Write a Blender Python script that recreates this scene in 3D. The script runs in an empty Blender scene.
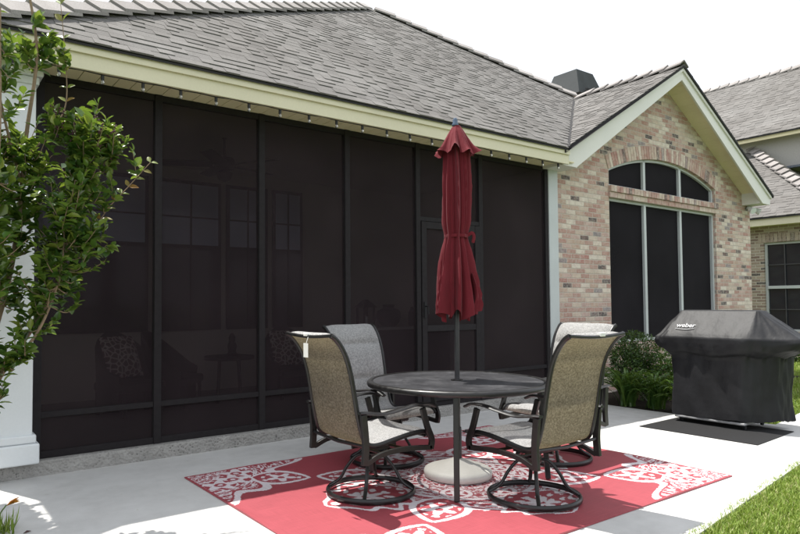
import bpy, math, random
import numpy as np
from mathutils import Vector, Matrix
random.seed(7); np.random.seed(7)
S = bpy.context.scene
COL = S.collection
R = math.radians

# ------------------------------------------------------------------ materials
class NT:
    """small helper round a node tree"""
    def __init__(s, name):
        s.m = bpy.data.materials.new(name); s.m.use_nodes = True
        s.t = s.m.node_tree; s.t.nodes.clear()
        s.out = s.t.nodes.new('ShaderNodeOutputMaterial')
    def n(s, kind, **kw):
        nd = s.t.nodes.new('ShaderNode' + kind)
        for k, v in kw.items():
            if k.startswith('i_'):
                key = k[2:]; key = int(key) if key.isdigit() else key.replace('_', ' ')
                s.set(nd.inputs[key], v)
            else: setattr(nd, k, v)
        return nd
    def set(s, sock, v):
        if isinstance(v, bpy.types.NodeSocket): s.t.links.new(v, sock)
        elif isinstance(v, bpy.types.Node): s.t.links.new(v.outputs[0], sock)
        elif isinstance(v, (tuple, list)) and len(v) == 3 and sock.type == 'RGBA': sock.default_value = (*v, 1)
        else: sock.default_value = v
    def math(s, op, a, b=0.0, c=None):
        nd = s.n('Math', operation=op); s.set(nd.inputs[0], a); s.set(nd.inputs[1], b)
        if c is not None: s.set(nd.inputs[2], c)
        return nd.outputs[0]
    def mix(s, f, a, b, mode='MIX'):
        nd = s.n('Mix', data_type='RGBA', blend_type=mode)
        s.set(nd.inputs['Factor'], f); s.set(nd.inputs[6], a); s.set(nd.inputs[7], b)
        return nd.outputs[2]
    def ramp(s, f, stops, interp='LINEAR'):
        nd = s.n('ValToRGB'); cr = nd.color_ramp; cr.interpolation = interp
        while len(cr.elements) < len(stops): cr.elements.new(0.5)
        for e, (p, c) in zip(cr.elements, stops):
            e.position = p; e.color = (*c, 1) if len(c) == 3 else c
        s.set(nd.inputs[0], f); return nd.outputs[0]
    def obj(s): return s.n('TexCoord').outputs['Object']
    def noise(s, scale, vec=None, detail=4, rough=.55):
        nd = s.n('TexNoise'); nd.inputs['Scale'].default_value = scale
        nd.inputs['Detail'].default_value = detail; nd.inputs['Roughness'].default_value = rough
        s.set(nd.inputs['Vector'], vec if vec is not None else s.obj())
        return nd.outputs[0]
    def scaled(s, v):
        nd = s.n('Mapping'); s.set(nd.inputs[0], s.obj()); nd.inputs['Scale'].default_value = v
        return nd.outputs[0]
    def bump(s, h, strength=.3, dist=.01):
        nd = s.n('Bump'); nd.inputs['Strength'].default_value = strength
        nd.inputs['Distance'].default_value = dist; s.set(nd.inputs['Height'], h); return nd.outputs[0]
    def bsdf(s, color, rough=.6, bump=None, spec=.5, metal=0, **kw):
        b = s.n('BsdfPrincipled'); s.set(b.inputs['Base Color'], color); s.set(b.inputs['Roughness'], rough)
        s.set(b.inputs['Specular IOR Level'], spec); s.set(b.inputs['Metallic'], metal)
        if bump is not None: s.set(b.inputs['Normal'], bump)
        for k, v in kw.items(): s.set(b.inputs[k], v)
        return b
    def done(s, sh):
        s.t.links.new(sh.outputs[0] if isinstance(sh, bpy.types.Node) else sh, s.out.inputs[0]); return s.m
    def island(s): return s.n('NewGeometry').outputs['Random Per Island']

def mul(c, k): return tuple(x * k for x in c)
def painted(name, c, rough=.5, var=.12, scale=3, bump=.05, spec=.4):
    t = NT(name); n = t.noise(scale); n2 = t.noise(60, detail=2)
    f = t.math('ADD', t.math('MULTIPLY', n, .7), t.math('MULTIPLY', n2, .3))
    col = t.ramp(f, [(.3, mul(c, 1 - var)), (.7, mul(c, 1 + var))])
    return t.done(t.bsdf(col, rough, t.bump(n2, bump, .004), spec))
def metal_paint(name, c, rough=.4):
    t = NT(name); n = t.noise(25, detail=5)
    col = t.ramp(n, [(.3, mul(c, .8)), (.7, mul(c, 1.25))])
    rg = t.ramp(n, [(.3, (rough - .08,) * 3), (.7, (rough + .12,) * 3)])
    return t.done(t.bsdf(col, rg, t.bump(t.noise(300, detail=2), .04, .001), .5))

BRICKS = [(0, (.46, .285, .235)), (.15, (.60, .50, .40)), (.30, (.42, .235, .19)), (.43, (.70, .62, .52)), (.56, (.50, .36, .28)),
          (.70, (.52, .37, .32)), (.80, (.74, .67, .57)), (.865, (.24, .22, .23)), (.905, (.40, .18, .15)), (.94, (.045, .042, .047))]
BRICKS2 = [(0, (.26, .19, .15)), (.2, (.38, .31, .24)), (.4, (.21, .14, .11)), (.6, (.32, .25, .19)), (.8, (.43, .37, .30)), (.92, (.09, .08, .075))]
def brick_mat(name, bw=.205, bh=.0685, stops=BRICKS, mortar=(.56, .50, .43), mw=.07):
    t = NT(name); sx = t.n('SeparateXYZ'); t.set(sx.inputs[0], t.obj())
    wob = t.math('MULTIPLY', t.math('SUBTRACT', t.noise(14, detail=2), .5), .016)
    u = t.math('DIVIDE', t.math('ADD', t.math('ADD', sx.outputs[0], sx.outputs[1]), wob), bw)
    v = t.math('DIVIDE', t.math('ADD', sx.outputs[2], wob), bh)
    row = t.math('FLOOR', v); u2 = t.math('ADD', u, t.math('MULTIPLY', t.math('FLOORED_MODULO', row, 2), .5))
    col = t.math('FLOOR', u2)
    cv = t.n('CombineXYZ'); t.set(cv.inputs[0], col); t.set(cv.inputs[1], row)
    wn = t.n('TexWhiteNoise', noise_dimensions='2D'); t.set(wn.inputs['Vector'], cv.outputs[0])
    fu = t.math('FRACT', u2); fv = t.math('FRACT', v)
    eu = t.math('MINIMUM', fu, t.math('SUBTRACT', 1, fu)); ev = t.math('MINIMUM', fv, t.math('SUBTRACT', 1, fv))
    d = t.math('MINIMUM', t.math('MULTIPLY', eu, bw / bh), ev)
    mask = t.n('MapRange'); t.set(mask.inputs[0], d); mask.inputs[1].default_value = mw * .6; mask.inputs[2].default_value = mw * 1.7
    bc = t.ramp(wn.outputs[0], stops, 'CONSTANT')
    bc = t.mix(t.ramp(t.noise(38, detail=5), [(.38, (0, 0, 0)), (.75, (.40,) * 3)]), bc, mul((.66, .60, .53), .95 if stops is BRICKS else .7))
    bc = t.mix(t.ramp(t.noise(15, detail=4, rough=.7), [(.40, (0, 0, 0)), (.55, (.34,) * 3)]), bc, t.ramp(t.noise(21, detail=2), [(.35, mul(BRICKS[2][1], .95)), (.5, BRICKS[5][1]), (.62, (.62, .56, .48))]) if stops is BRICKS else bc)
    bc = t.mix(.5, bc, t.mix(t.noise(7), (.55,) * 3, (1.25,) * 3), 'MULTIPLY')
    c = t.mix(mask.outputs[0], t.mix(t.noise(50), mul(mortar, .75), mul(mortar, 1.1)), bc)
    h = t.math('ADD', mask.outputs[0], t.math('MULTIPLY', t.noise(90, detail=3), .5))
    return t.done(t.bsdf(c, .9, t.bump(h, .6, .008), .2))
def voussoir_mat(name, stops=BRICKS):
    t = NT(name); bc = t.ramp(t.island(), stops, 'CONSTANT')
    bc = t.mix(t.ramp(t.noise(38, detail=5), [(.32, (.2,) * 3), (.68, (.85,) * 3)]), bc, t.ramp(t.noise(11), [(.4, (.40, .27, .24)), (.6, (.56, .48, .41))]) if stops is BRICKS else (.5, .43, .36))
    return t.done(t.bsdf(bc, .9, t.bump(t.noise(80), .4, .005), .2))
def shingle_mat(name, lo=.10, hi=.23, tint=(1, .97, .96)):
    t = NT(name); r = t.island()
    c = t.ramp(r, [(0, mul(tint, lo)), (.5, mul(tint, (lo + hi) / 2)), (1, mul(tint, hi))])
    c = t.mix(.55, c, t.ramp(t.noise(170, detail=3), [(.35, (.5,) * 3), (.7, (1.35,) * 3)]), 'MULTIPLY')
    c = t.mix(.5, c, t.ramp(t.noise(.9, detail=5), [(.3, (.70, .67, .65)), (.65, (1.12,) * 3)]), 'MULTIPLY')
    c = t.mix(.35, c, t.ramp(t.noise(1, t.scaled((3.2, .5, .5)), 5), [(.35, (.66, .64, .62)), (.6, (1.08,) * 3)]), 'MULTIPLY')
    return t.done(t.bsdf(c, .92, t.bump(t.noise(260, detail=2), .5, .004), .25))
def concrete_mat(name, base=(.53, .525, .51), aggregate=False):
    t = NT(name); n1 = t.noise(.8, detail=6); n2 = t.noise(9, detail=6); n3 = t.noise(160, detail=3)
    f = t.math('ADD', t.math('MULTIPLY', n1, .55), t.math('ADD', t.math('MULTIPLY', n2, .3), t.math('MULTIPLY', n3, .15)))
    if aggregate:
        c = t.ramp(f, [(.3, mul(base, .5)), (.65, mul(base, 1.15))])
        v = t.n('TexVoronoi'); v.inputs['Scale'].default_value = 48; t.set(v.inputs[0], t.obj())
        pit = t.ramp(v.outputs[0], [(.12, (.25,) * 3), (.38, (1,) * 3)])
        pm = t.ramp(t.noise(7), [(.46, (0, 0, 0)), (.6, (.8,) * 3)])
        c = t.mix(pm, c, t.mix(1, c, pit, 'MULTIPLY'))
        return t.done(t.bsdf(c, .95, t.bump(t.math('ADD', v.outputs[0], n2), .8, .012), .2))
    c = t.ramp(f, [(.3, mul(base, .8)), (.5, base), (.68, mul(base, 1.12))])
    br = t.noise(1, t.scaled((4, 260, 4)), 2)
    c = t.mix(.22, c, t.ramp(t.noise(2.6, detail=8, rough=.7), [(.38, (.78, .77, .75)), (.56, (1.05,) * 3)]), 'MULTIPLY')
    spots = t.ramp(t.noise(22, detail=2), [(.7, (1,) * 3), (.78, (.82, .8, .76))])
    c = t.mix(1, c, spots, 'MULTIPLY')
    return t.done(t.bsdf(c, .9, t.bump(t.math('ADD', br, n3), .22, .004), .25))
def leaf_mat(name, stops, rough=.35, trans=.3, spec=.5):
    t = NT(name); c = t.ramp(t.island(), stops)
    c = t.mix(.35, c, t.ramp(t.noise(30), [(.3, (.6,) * 3), (.7, (1.3,) * 3)]), 'MULTIPLY')
    b = t.bsdf(c, rough, None, spec); tr = t.n('BsdfTranslucent'); t.set(tr.inputs[0], t.mix(.5, c, (.25, .33, .03)))
    mx = t.n('MixShader'); mx.inputs[0].default_value = trans
    t.t.links.new(b.outputs[0], mx.inputs[1]); t.t.links.new(tr.outputs[0], mx.inputs[2]); return t.done(mx)
def fabric_mat(name, c, rough=.9, weave=700, trans=None, tf=.3, var=.2, sheen=.2, fold=0):
    t = NT(name); n = t.noise(weave, detail=2); n2 = t.noise(5, detail=4)
    col = t.ramp(n, [(.3, mul(c, 1 - var)), (.7, mul(c, 1 + var))])
    col = t.mix(.4, col, t.ramp(n2, [(.3, (.75,) * 3), (.7, (1.15,) * 3)]), 'MULTIPLY')
    h = n if not fold else t.math('ADD', t.math('MULTIPLY', n, .15), t.noise(1, t.scaled((fold * 4, fold * 4, fold * .35)), 3))
    b = t.bsdf(col, rough, t.bump(h, .35, .003 if not fold else .012), .2, **{'Sheen Weight': sheen})
    if trans is None: return t.done(b)
    tr = t.n('BsdfTranslucent'); t.set(tr.inputs[0], t.mix(1, trans, t.ramp(n, [(.3, (.7,) * 3), (.7, (1.2,) * 3)]), 'MULTIPLY'))
    mx = t.n('MixShader'); mx.inputs[0].default_value = tf
    t.t.links.new(b.outputs[0], mx.inputs[1]); t.t.links.new(tr.outputs[0], mx.inputs[2]); return t.done(mx)
def sling_mat(name, cols, tcols, tf):
    t = NT(name); v1 = t.noise(1, t.scaled((260, 60, 60)), 2); v2 = t.noise(1, t.scaled((60, 300, 300)), 2); big = t.noise(4)
    f = t.math('ADD', t.math('MULTIPLY', v1, .5), t.math('MULTIPLY', v2, .5))
    c = t.ramp(f, [(.36, cols[0]), (.5, cols[1]), (.62, cols[2])])
    c = t.mix(.3, c, t.ramp(big, [(.3, (.75,) * 3), (.7, (1.1,) * 3)]), 'MULTIPLY')
    b = t.bsdf(c, .8, t.bump(f, .5, .002), .25)
    tr = t.n('BsdfTranslucent'); t.set(tr.inputs[0], t.ramp(f, [(.36, tcols[0]), (.62, tcols[1])]))
    mx = t.n('MixShader'); mx.inputs[0].default_value = tf
    t.t.links.new(b.outputs[0], mx.inputs[1]); t.t.links.new(tr.outputs[0], mx.inputs[2]); return t.done(mx)
def screen_mat(name, c=(.018, .016, .018), see=.36):
    t = NT(name); d = t.bsdf(t.ramp(t.noise(1.3), [(.3, mul(c, .8)), (.7, mul(c, 1.3))]), .8, None, .1)
    tr = t.n('BsdfTransparent'); mx = t.n('MixShader'); mx.inputs[0].default_value = see
    t.t.links.new(d.outputs[0], mx.inputs[1]); t.t.links.new(tr.outputs[0], mx.inputs[2]); return t.done(mx)
def glass_mat(name, c=(.02, .022, .028)):
    t = NT(name); return t.done(t.bsdf(c, .06, t.bump(t.noise(2), .02, .02), .6))
def ground_mat(name, a, b, s=6):
    t = NT(name); n = t.math('ADD', t.math('MULTIPLY', t.noise(s, detail=8), .6), t.math('MULTIPLY', t.noise(s * 25, detail=4), .4))
    return t.done(t.bsdf(t.ramp(n, [(.35, a), (.65, b)]), .95, t.bump(n, .8, .03), .15))

M = dict(
    brick=brick_mat('mixed_brick'), voussoir=voussoir_mat('arch_brick'),
    brick2=brick_mat('tan_brick', .21, .071, BRICKS2, (.55, .50, .42), .10), voussoir2=voussoir_mat('soldier_brick', BRICKS2),
    mortar=painted('mortar_bed', (.44, .39, .33), .95, .15, 20, .4),
    shingle=shingle_mat('roof_shingle', .150, .195, (1, .96, .92)), cap=shingle_mat('ridge_shingle', .27, .38, (1, .94, .91)), shingle_dark=shingle_mat('cupola_shingle', .05, .10, (.9, .97, 1)),
    underlay=painted('roof_underlay', (.03, .029, .03), .95),
    cream=painted('cream_trim_paint', (.66, .62, .45), .45, .07, 1.5), pale=painted('pale_rake_paint', (.72, .71, .66), .45, .06, 1.5),
    soffit=painted('soffit_paint', (.74, .67, .44), .6, .08, 2), white=painted('white_column_paint', (.70, .73, .74), .4, .05, 2),
    bronze=metal_paint('bronze_screen_frame', (.0088, .0066, .0078), .85), screen=screen_mat('porch_screen', (.0250, .0180, .0205), .46), sunscreen=screen_mat('window_sun_screen', (.0125, .011, .0135), .06),
    glass=glass_mat('dark_glass'), pane=glass_mat('sky_reflection_pane', (.50, .55, .80)),  # upper porch panes: reflected sky put into the glass as pale blue colour
    mullion=painted('grey_window_frame', (.50, .53, .53), .45, .06), stucco=painted('grey_stucco', (.40, .385, .36), .9, .08, 30, .3),
    slab=concrete_mat('patio_concrete'), curb=concrete_mat('rough_slab_edge', (.36, .35, .33), True),
    plaster=painted('porch_wall', (.50, .45, .40), .8, .06), floor=painted('porch_floor', (.13, .12, .11), .6, .2), dark=painted('dark_wicker', (.018, .015, .014), .7, .3, 80, .6),
    frame=metal_paint('dark_bronze_chair_frame', (.0075, .007, .007), .36), sling=sling_mat('sling_pad_weave', ((.24, .24, .245), (.43, .43, .43), (.60, .60, .595)), ((.5, .46, .40), (.88, .83, .73)), .36),
    backing=sling_mat('sling_backing_weave', ((.075, .066, .054), (.15, .135, .115), (.27, .25, .22)), ((.27, .235, .145), (.64, .585, .39)), .46),
    umb=fabric_mat('burgundy_canvas', (.135, .013, .020), .85, 500, None, 0, .18, .05, 14), pole=metal_paint('umbrella_pole', (.028, .027, .030), .35),
    base=painted('white_resin_base', (.66, .64, .59), .55, .07, 8, .1), cover=None, black=painted('black_rubber', (.0095, .0095, .0105), .75, .2, 40, .2),
    tray=metal_paint('grill_shelf', (.30, .30, .30), .5), logo=painted('white_print', (.42, .42, .43), .6, .03),
    paper=painted('paper_tag', (.75, .74, .70), .8, .04), socket=metal_paint('bulb_socket', (.02, .02, .022), .5),
    soil=ground_mat('dark_mulch', (.012, .010, .008), (.055, .042, .030), 18), lawn=ground_mat('lawn_turf', (.045, .075, .016), (.10, .14, .030), 5),
    bark=painted('smooth_tan_bark', (.24, .17, .11), .8, .3, 20, .4),
)
def cover_mat():
    t = NT('black_vinyl_cover'); n = t.noise(9, detail=5); n2 = t.noise(3, t.scaled((1, 1, .35)), 4)
    c = t.ramp(n, [(.3, (.0075, .0075, .009)), (.7, (.013, .013, .0155))])
    return t.done(t.bsdf(c, .58, t.bump(t.math('ADD', n2, t.math('MULTIPLY', n, .35)), .5, .03), .38))
M['cover'] = cover_mat()
def bulb_mat():
    t = NT('clear_bulb_glass'); return t.done(t.bsdf((.9, .89, .84), .05, None, .6, 0, **{'Transmission Weight': .85}))
M['bulb'] = bulb_mat()
def table_mat():
    t = NT('mottled_dark_tabletop'); v = t.n('TexVoronoi'); v.inputs['Scale'].default_value = 30; t.set(v.inputs[0], t.obj())
    n = t.noise(6, detail=7, rough=.7); f = t.math('ADD', t.math('MULTIPLY', n, .8), t.math('MULTIPLY', v.outputs[0], .25))
    c = t.ramp(f, [(.35, (.026, .026, .029)), (.55, (.036, .036, .040)), (.72, (.060, .060, .065))])
    b = t.bsdf(c, t.ramp(n, [(.3, (.32,) * 3), (.7, (.5,) * 3)]), t.bump(v.outputs[0], .12, .002), .5)
    # finely perforated sheet: open when looked or lit straight through, closed at a grazing angle
    lw = t.n('LayerWeight'); lw.inputs['Blend'].default_value = .5; cs = t.math('SUBTRACT', 1, lw.outputs['Facing'])
    op = t.math('MULTIPLY', t.math('POWER', cs, 1.6), .62); tr = t.n('BsdfTransparent'); ms = t.n('MixShader'); t.set(ms.inputs[0], op)
    t.t.links.new(b.outputs[0], ms.inputs[1]); t.t.links.new(tr.outputs[0], ms.inputs[2]); return t.done(ms)
M['table'] = table_mat()
def rug_mat():
    t = NT('woven_rug'); a = t.n('Attribute'); a.attribute_name = 'weave'
    st = t.noise(1, t.scaled((380, 6, 1)), 2); st2 = t.noise(1, t.scaled((5, 240, 1)), 2)
    c = t.mix(a.outputs['Fac'], (.325, .058, .074), (.68, .63, .65))
    c = t.mix(.6, c, t.ramp(t.math('ADD', t.math('MULTIPLY', st, .5), t.math('MULTIPLY', st2, .5)), [(.36, (.66, .6, .6)), (.62, (1.18,) * 3)]), 'MULTIPLY')
    c = t.mix(.4, c, t.ramp(t.noise(2, detail=5), [(.3, (.8,) * 3), (.7, (1.12,) * 3)]), 'MULTIPLY')
    return t.done(t.bsdf(c, .55, t.bump(st2, .4, .002), .5))
M['rug'] = rug_mat()
GREEN = [(0, (.024, .064, .016)), (.4, (.055, .13, .024)), (.8, (.13, .22, .036)), (1, (.27, .33, .06))]
M['leaf'] = leaf_mat('myrtle_leaf', GREEN, .26, .36, .8)
M['young'] = leaf_mat('young_leaf', [(0, (.28, .13, .035)), (.3, (.20, .22, .04)), (1, (.17, .27, .04))], .4, .35)
M['bud'] = painted('dark_seed_pod', (.06, .022, .024), .7, .3, 40)
M['boxleaf'] = leaf_mat('boxwood_leaf', [(0, (.018, .045, .012)), (.6, (.045, .10, .022)), (1, (.09, .16, .03))], .4, .2)
M['strap'] = leaf_mat('strap_leaf', [(0, (.035, .09, .020)), (.6, (.075, .16, .032)), (1, (.14, .22, .045))], .35, .25)
M['grass'] = leaf_mat('grass_blade', [(0, (.14, .22, .03)), (.5, (.23, .34, .055)), (.85, (.36, .43, .12)), (1, (.45, .42, .2))], .5, .35, .3)
M['orange'] = leaf_mat('orange_flower', [(0, (.55, .12, .02)), (1, (.6, .3, .04))], .5, .3)
def pillow_mat():
    t = NT('patterned_pillow'); v = t.n('TexVoronoi', feature='DISTANCE_TO_EDGE'); v.inputs['Scale'].default_value = 16; t.set(v.inputs[0], t.obj())
    return t.done(t.bsdf(t.ramp(v.outputs[0], [(.06, (.6, .52, .48)), (.10, (.12, .05, .05))], 'CONSTANT'), .9))
M['pillow'] = pillow_mat()
M['redpot'] = painted('red_ceramic', (.18, .02, .02), .4)

# ------------------------------------------------------------------ mesh building
class MB:
    def __init__(s): s.v = []; s.f = []
    def add(s, vs, fs):
        k = len(s.v); s.v += [tuple(v) for v in vs]; s.f += [tuple(i + k for i in f) for f in fs]; return s
    def box(s, x0, x1, y0, y1, z0, z1, m=None):
        vs = [Vector((x, y, z)) for z in (z0, z1) for y in (y0, y1) for x in (x0, x1)]
        if m: vs = [m @ v for v in vs]
        return s.add(vs, [(0, 2, 3, 1), (4, 5, 7, 6), (0, 1, 5, 4), (2, 6, 7, 3), (0, 4, 6, 2), (1, 3, 7, 5)])
    def poly(s, pts, n_off):
        """closed prism: polygon pts (3D, planar) extruded by vector n_off"""
        n = len(pts); o = Vector(n_off); a = [Vector(p) for p in pts]; b = [p + o for p in a]
        return s.add(a + b, [tuple(range(n))[::-1], tuple(range(n, 2 * n))] + [(i, (i + 1) % n, n + (i + 1) % n, n + i) for i in range(n)])
    def tube(s, pts, r, n=10, closed=False, ry=None, up=None, cap=True):
        """sweep an ellipse (r wide, ry thick) or, with n == 4, a flat bar along pts"""
        P = [Vector(p) for p in pts]; k = len(P); rs = r if isinstance(r, (list, tuple)) else [r] * k
        rings = []; prev = None
        for i in range(k):
            if closed: T = (P[(i + 1) % k] - P[i - 1]).normalized()
            else: T = (P[min(i + 1, k - 1)] - P[max(i - 1, 0)]).normalized()
            if up is not None: N = Vector(up) - T * T.dot(Vector(up))
            elif prev is None:
                a = Vector((0, 0, 1)) if abs(T.z) < .9 else Vector((1, 0, 0)); N = a - T * T.dot(a)
            else: N = prev - T * T.dot(prev)
            if N.length < 1e-6: N = Vector((1, 0, 0)) - T * T.x
            N.normalize(); prev = N; B = T.cross(N)
            a = rs[i]; b = ry if ry is not None else a
            ring = []
            for j in range(n):
                th = 2 * math.pi * (j + (.5 if n == 4 else 0)) / n; q = math.sqrt(2) if n == 4 else 1
                ring.append(P[i] + B * (a * q * math.cos(th)) + N * (b * q * math.sin(th)))
            rings.append(ring)
        vs = [v for g in rings for v in g]; fs = []
        for i in range(k if closed else k - 1):
            for j in range(n):
                i2 = (i + 1) % k; j2 = (j + 1) % n
                fs.append((i * n + j, i * n + j2, i2 * n + j2, i2 * n + j))
        if not closed and cap: fs += [tuple(range(n))[::-1], tuple((k - 1) * n + j for j in range(n))]
        return s.add(vs, fs)
    def lathe(s, prof, n=48, c=(0, 0, 0), cap=True):
        vs = [(c[0] + r * math.cos(2 * math.pi * j / n), c[1] + r * math.sin(2 * math.pi * j / n), c[2] + z) for r, z in prof for j in range(n)]
        fs = [(i * n + j, i * n + (j + 1) % n, (i + 1) * n + (j + 1) % n, (i + 1) * n + j) for i in range(len(prof) - 1) for j in range(n)]
        if cap: fs += [tuple(range(n))[::-1], tuple((len(prof) - 1) * n + j for j in range(n))]
        return s.add(vs, fs)
    def grid(s, rows, closed=False):
        n = len(rows[0]); vs = [v for r in rows for v in r]
        fs = [(i * n + j, i * n + (j + 1) % n, (i + 1) * n + (j + 1) % n, (i + 1) * n + j) for i in range(len(rows) - 1) for j in range(n if closed else n - 1)]
        return s.add(vs, fs)
    def build(s, name, mat, parent=None, smooth=False, bevel=0, angle=40):
        me = bpy.data.meshes.new(name); me.from_pydata(s.v, [], s.f); me.update()
        me.materials.append(M[mat] if isinstance(mat, str) else mat)
        o = bpy.data.objects.new(name, me); COL.objects.link(o)
        if smooth:
            me.polygons.foreach_set('use_smooth', [True] * len(me.polygons))
            try: me.set_sharp_from_angle(angle=R(angle))
            except Exception: pass
        if parent is not None: o.parent = parent
        if bevel:
            b = o.modifiers.new('bevel', 'BEVEL'); b.width = bevel; b.segments = 2; b.limit_method = 'ANGLE'
        return o
def tag(o, label, cat, group=None):
    o['label'] = label; o['category'] = cat
    if group: o['group'] = group
    return o
def thing(name, label, cat, loc=(0, 0, 0), rz=0, group=None):
    o = bpy.data.objects.new(name, None); COL.objects.link(o); o.location = loc; o.rotation_euler = (0, 0, rz)
    return tag(o, label, cat, group)
def kind(o, k): o['kind'] = k; return o
def copy_tree(o, parent=None):
    c = o.copy(); COL.objects.link(c)
    if parent is not None: c.parent = parent
    for ch in list(o.children): copy_tree(ch, c)
    return c
def lerp(a, b, t): return a + (b - a) * t
def curve(pts, n=24):
    """Catmull-Rom through pts"""
    P = [Vector(p) for p in pts]; P = [2 * P[0] - P[1]] + P + [2 * P[-1] - P[-2]]; out = []
    k = len(P) - 3
    for i in range(n + 1):
        x = i / n * k; j = min(int(x), k - 1); t = x - j; a, b, c, d = P[j:j + 4]
        out.append(.5 * ((2 * b) + (c - a) * t + (2 * a - 5 * b + 4 * c - d) * t * t + (3 * b - a - 3 * c + d) * t ** 3))
    return out

# ------------------------------------------------------------------ shingled roof planes
def clip(poly, rect):
    u0, u1, v0, v1 = rect
    for ax, val, sg in ((0, u0, 1), (0, u1, -1), (1, v0, 1), (1, v1, -1)):
        out = []
        for i in range(len(poly)):
            p, q = poly[i], poly[(i + 1) % len(poly)]
            dp = sg * (p[ax] - val); dq = sg * (q[ax] - val)
            if dp >= 0: out.append(p)
            if (dp >= 0) != (dq >= 0):
                t = dp / (dp - dq); out.append((lerp(p[0], q[0], t), lerp(p[1], q[1], t)))
        poly = out
        if len(poly) < 3: return []
    return poly
def shingles(mb, pts, udir, expo=.115, wmin=.11, wmax=.24, tmin=.003, tmax=.0095, seed=1):
    """courses of separate thick tabs clipped to the convex 3D polygon pts; udir runs along the courses"""
    rnd = random.Random(seed); U = Vector(udir).normalized(); P = [Vector(p) for p in pts]
    N = (P[1] - P[0]).cross(P[2] - P[0]).normalized()
    if N.z < 0: N = -N
    V = N.cross(U)
    if V.z < 0: V = -V
    O = P[0]; q = [((p - O).dot(U), (p - O).dot(V)) for p in P]
    vs = [a[1] for a in q]; v = min(vs); hi = False
    while v < max(vs):
        us = [a[0] for a in clip(q, (-1e3, 1e3, v, v + expo))] or [0]
        u = min(us) - rnd.random() * wmax
        while u < max(us):
            w = rnd.uniform(wmin, wmax)
            pl = clip(q, (u + .0004, u + w - .0004, v, v + expo + .035))
            if pl:
                hi = (not hi) if rnd.random() < .78 else hi; th = tmax if hi else tmin
                n = len(pl); top = [O + U * a + V * b + N * (th * (1 - (b - v) / (expo + .04)) + .004) for a, b in pl]; bot = [O + U * a + V * b - N * .002 for a, b in pl]
                mb.add(top + bot, [tuple(range(n))] + [(i, n + i, n + (i + 1) % n, (i + 1) % n) for i in range(n)])
            u += w
        v += expo
    return mb
def ridge_caps(mb, a, b, side1, side2, expo=.21, w=.15, th=.022, lift=.03):
    """overlapping folded cap shingles from the low end a to the high end b; side1/side2: downhill directions of the two planes"""
    a = Vector(a); b = Vector(b); T = (b - a); L = T.length; T.normalize(); s1 = Vector(side1).normalized(); s2 = Vector(side2).normalized()
    up = -(s1 + s2).normalized() if (s1 + s2).length > 1e-3 else Vector((0, 0, 1))
    if up.z < 0: up = -up
    n = int(L / expo)
    for i in range(n):
        o = a + T * (i * expo); e = o + T * (expo + .08)
        vs = []
        for p, h in ((o, lift), (e, .012)):
            for dh in (0, th):
                vs += [p + s1 * w + up * (h + dh), p + up * (h + dh + .012), p + s2 * w + up * (h + dh)]
        mb.add(vs, [(3, 4, 10, 9), (4, 5, 11, 10), (0, 1, 4, 3), (1, 2, 5, 4), (0, 3, 9, 6), (2, 8, 11, 5), (0, 6, 7, 1), (1, 7, 8, 2), (6, 9, 10, 7), (7, 10, 11, 8)])
    return mb

# ------------------------------------------------------------------ ground
def sheet(name, pts, z, mat, th=.0):
    mb = MB()
    if th: mb.poly([(x, y, z - th) for x, y in pts], (0, 0, th))
    else: mb.add([(x, y, z) for x, y in pts], [tuple(range(len(pts)))])
    return kind(mb.build(name, mat), 'structure')
sheet('lawn', [(-400, -400), (400, -400), (400, 400), (-400, 400)], -.045, 'lawn')
SLAB = [(.40, 5.42), (.42, 3.95), (-.2, 3.0), (-.3, 1.32), (2.0, 1.62), (3.70, 1.85), (5.88, 2.14), (9.5, 2.62), (13, 3.1), (13, 3.75), (9.5, 3.22), (7.55, 2.96), (7.34, 3.70), (7.30, 5.42)]
sheet('patio', SLAB, 0, 'slab', .12)
sheet('planting_bed', [(7.34, 5.49), (7.36, 3.70), (7.62, 3.62), (9.2, 4.0), (12.9, 4.65), (12.9, 5.49)], -.02, 'soil')
sheet('side_bed', [(-2.2, 5.38), (-2.2, 3.3), (-.25, 3.1), (.40, 3.98), (.38, 5.38)], -.02, 'soil')

# ------------------------------------------------------------------ the house
W = 5.5
house = thing('house', 'brick house with dark screened porch, grey shingle roof and arched window', 'house', (0, 0, 0))
GX, GH, GZ, EZ = 10.1, 3.1, 5.05, 3.28          # gable centre, half width, ridge height, eave height
GS = (GZ - EZ) / GH
def gz(x): return GZ - GS * abs(x - GX)
# foundation edge + porch floor
MB().poly([(.36, 5.42, -.1), (7.30, 5.42, -.1), (7.30, 5.72, -.1), (.36, 5.72, -.1)], (0, 0, .215)).build('foundation_edge', 'curb', house, bevel=.012)
MB().box(.36, 7.3, 5.721, 8.5, -.1, .11).build('porch_floor', 'floor', house)
# brick gable wall with arched opening
XL, XR, WL, WR = 7.32, 13.15, 8.55, 11.80
ARC_C, ARC_H, SPRING = (WL + WR) / 2, (WR - WL) / 2, 3.30
RISE = .31; ARC_R = (ARC_H ** 2 + RISE ** 2) / (2 * RISE); ARC_Z = SPRING + RISE - ARC_R
def arch(x, r=ARC_R): return ARC_Z + math.sqrt(max(0, r * r - (x - ARC_C) ** 2))
def wall_top(x): return gz(x) - .16
mb = MB(); xs = [XL, WL, GX, WR, XR]
mb.add([(XL, W, -.1), (WL, W, -.1), (WL, W, wall_top(WL)), (XL, W, wall_top(XL))], [(0, 1, 2, 3)])
mb.add([(WR, W, -.1), (XR, W, -.1), (XR, W, wall_top(XR)), (WR, W, wall_top(WR))], [(0, 1, 2, 3)])
mb.add([(WL, W, -.1), (WR, W, -.1), (WR, W, .60), (WL, W, .60)], [(0, 1, 2, 3)])
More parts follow.
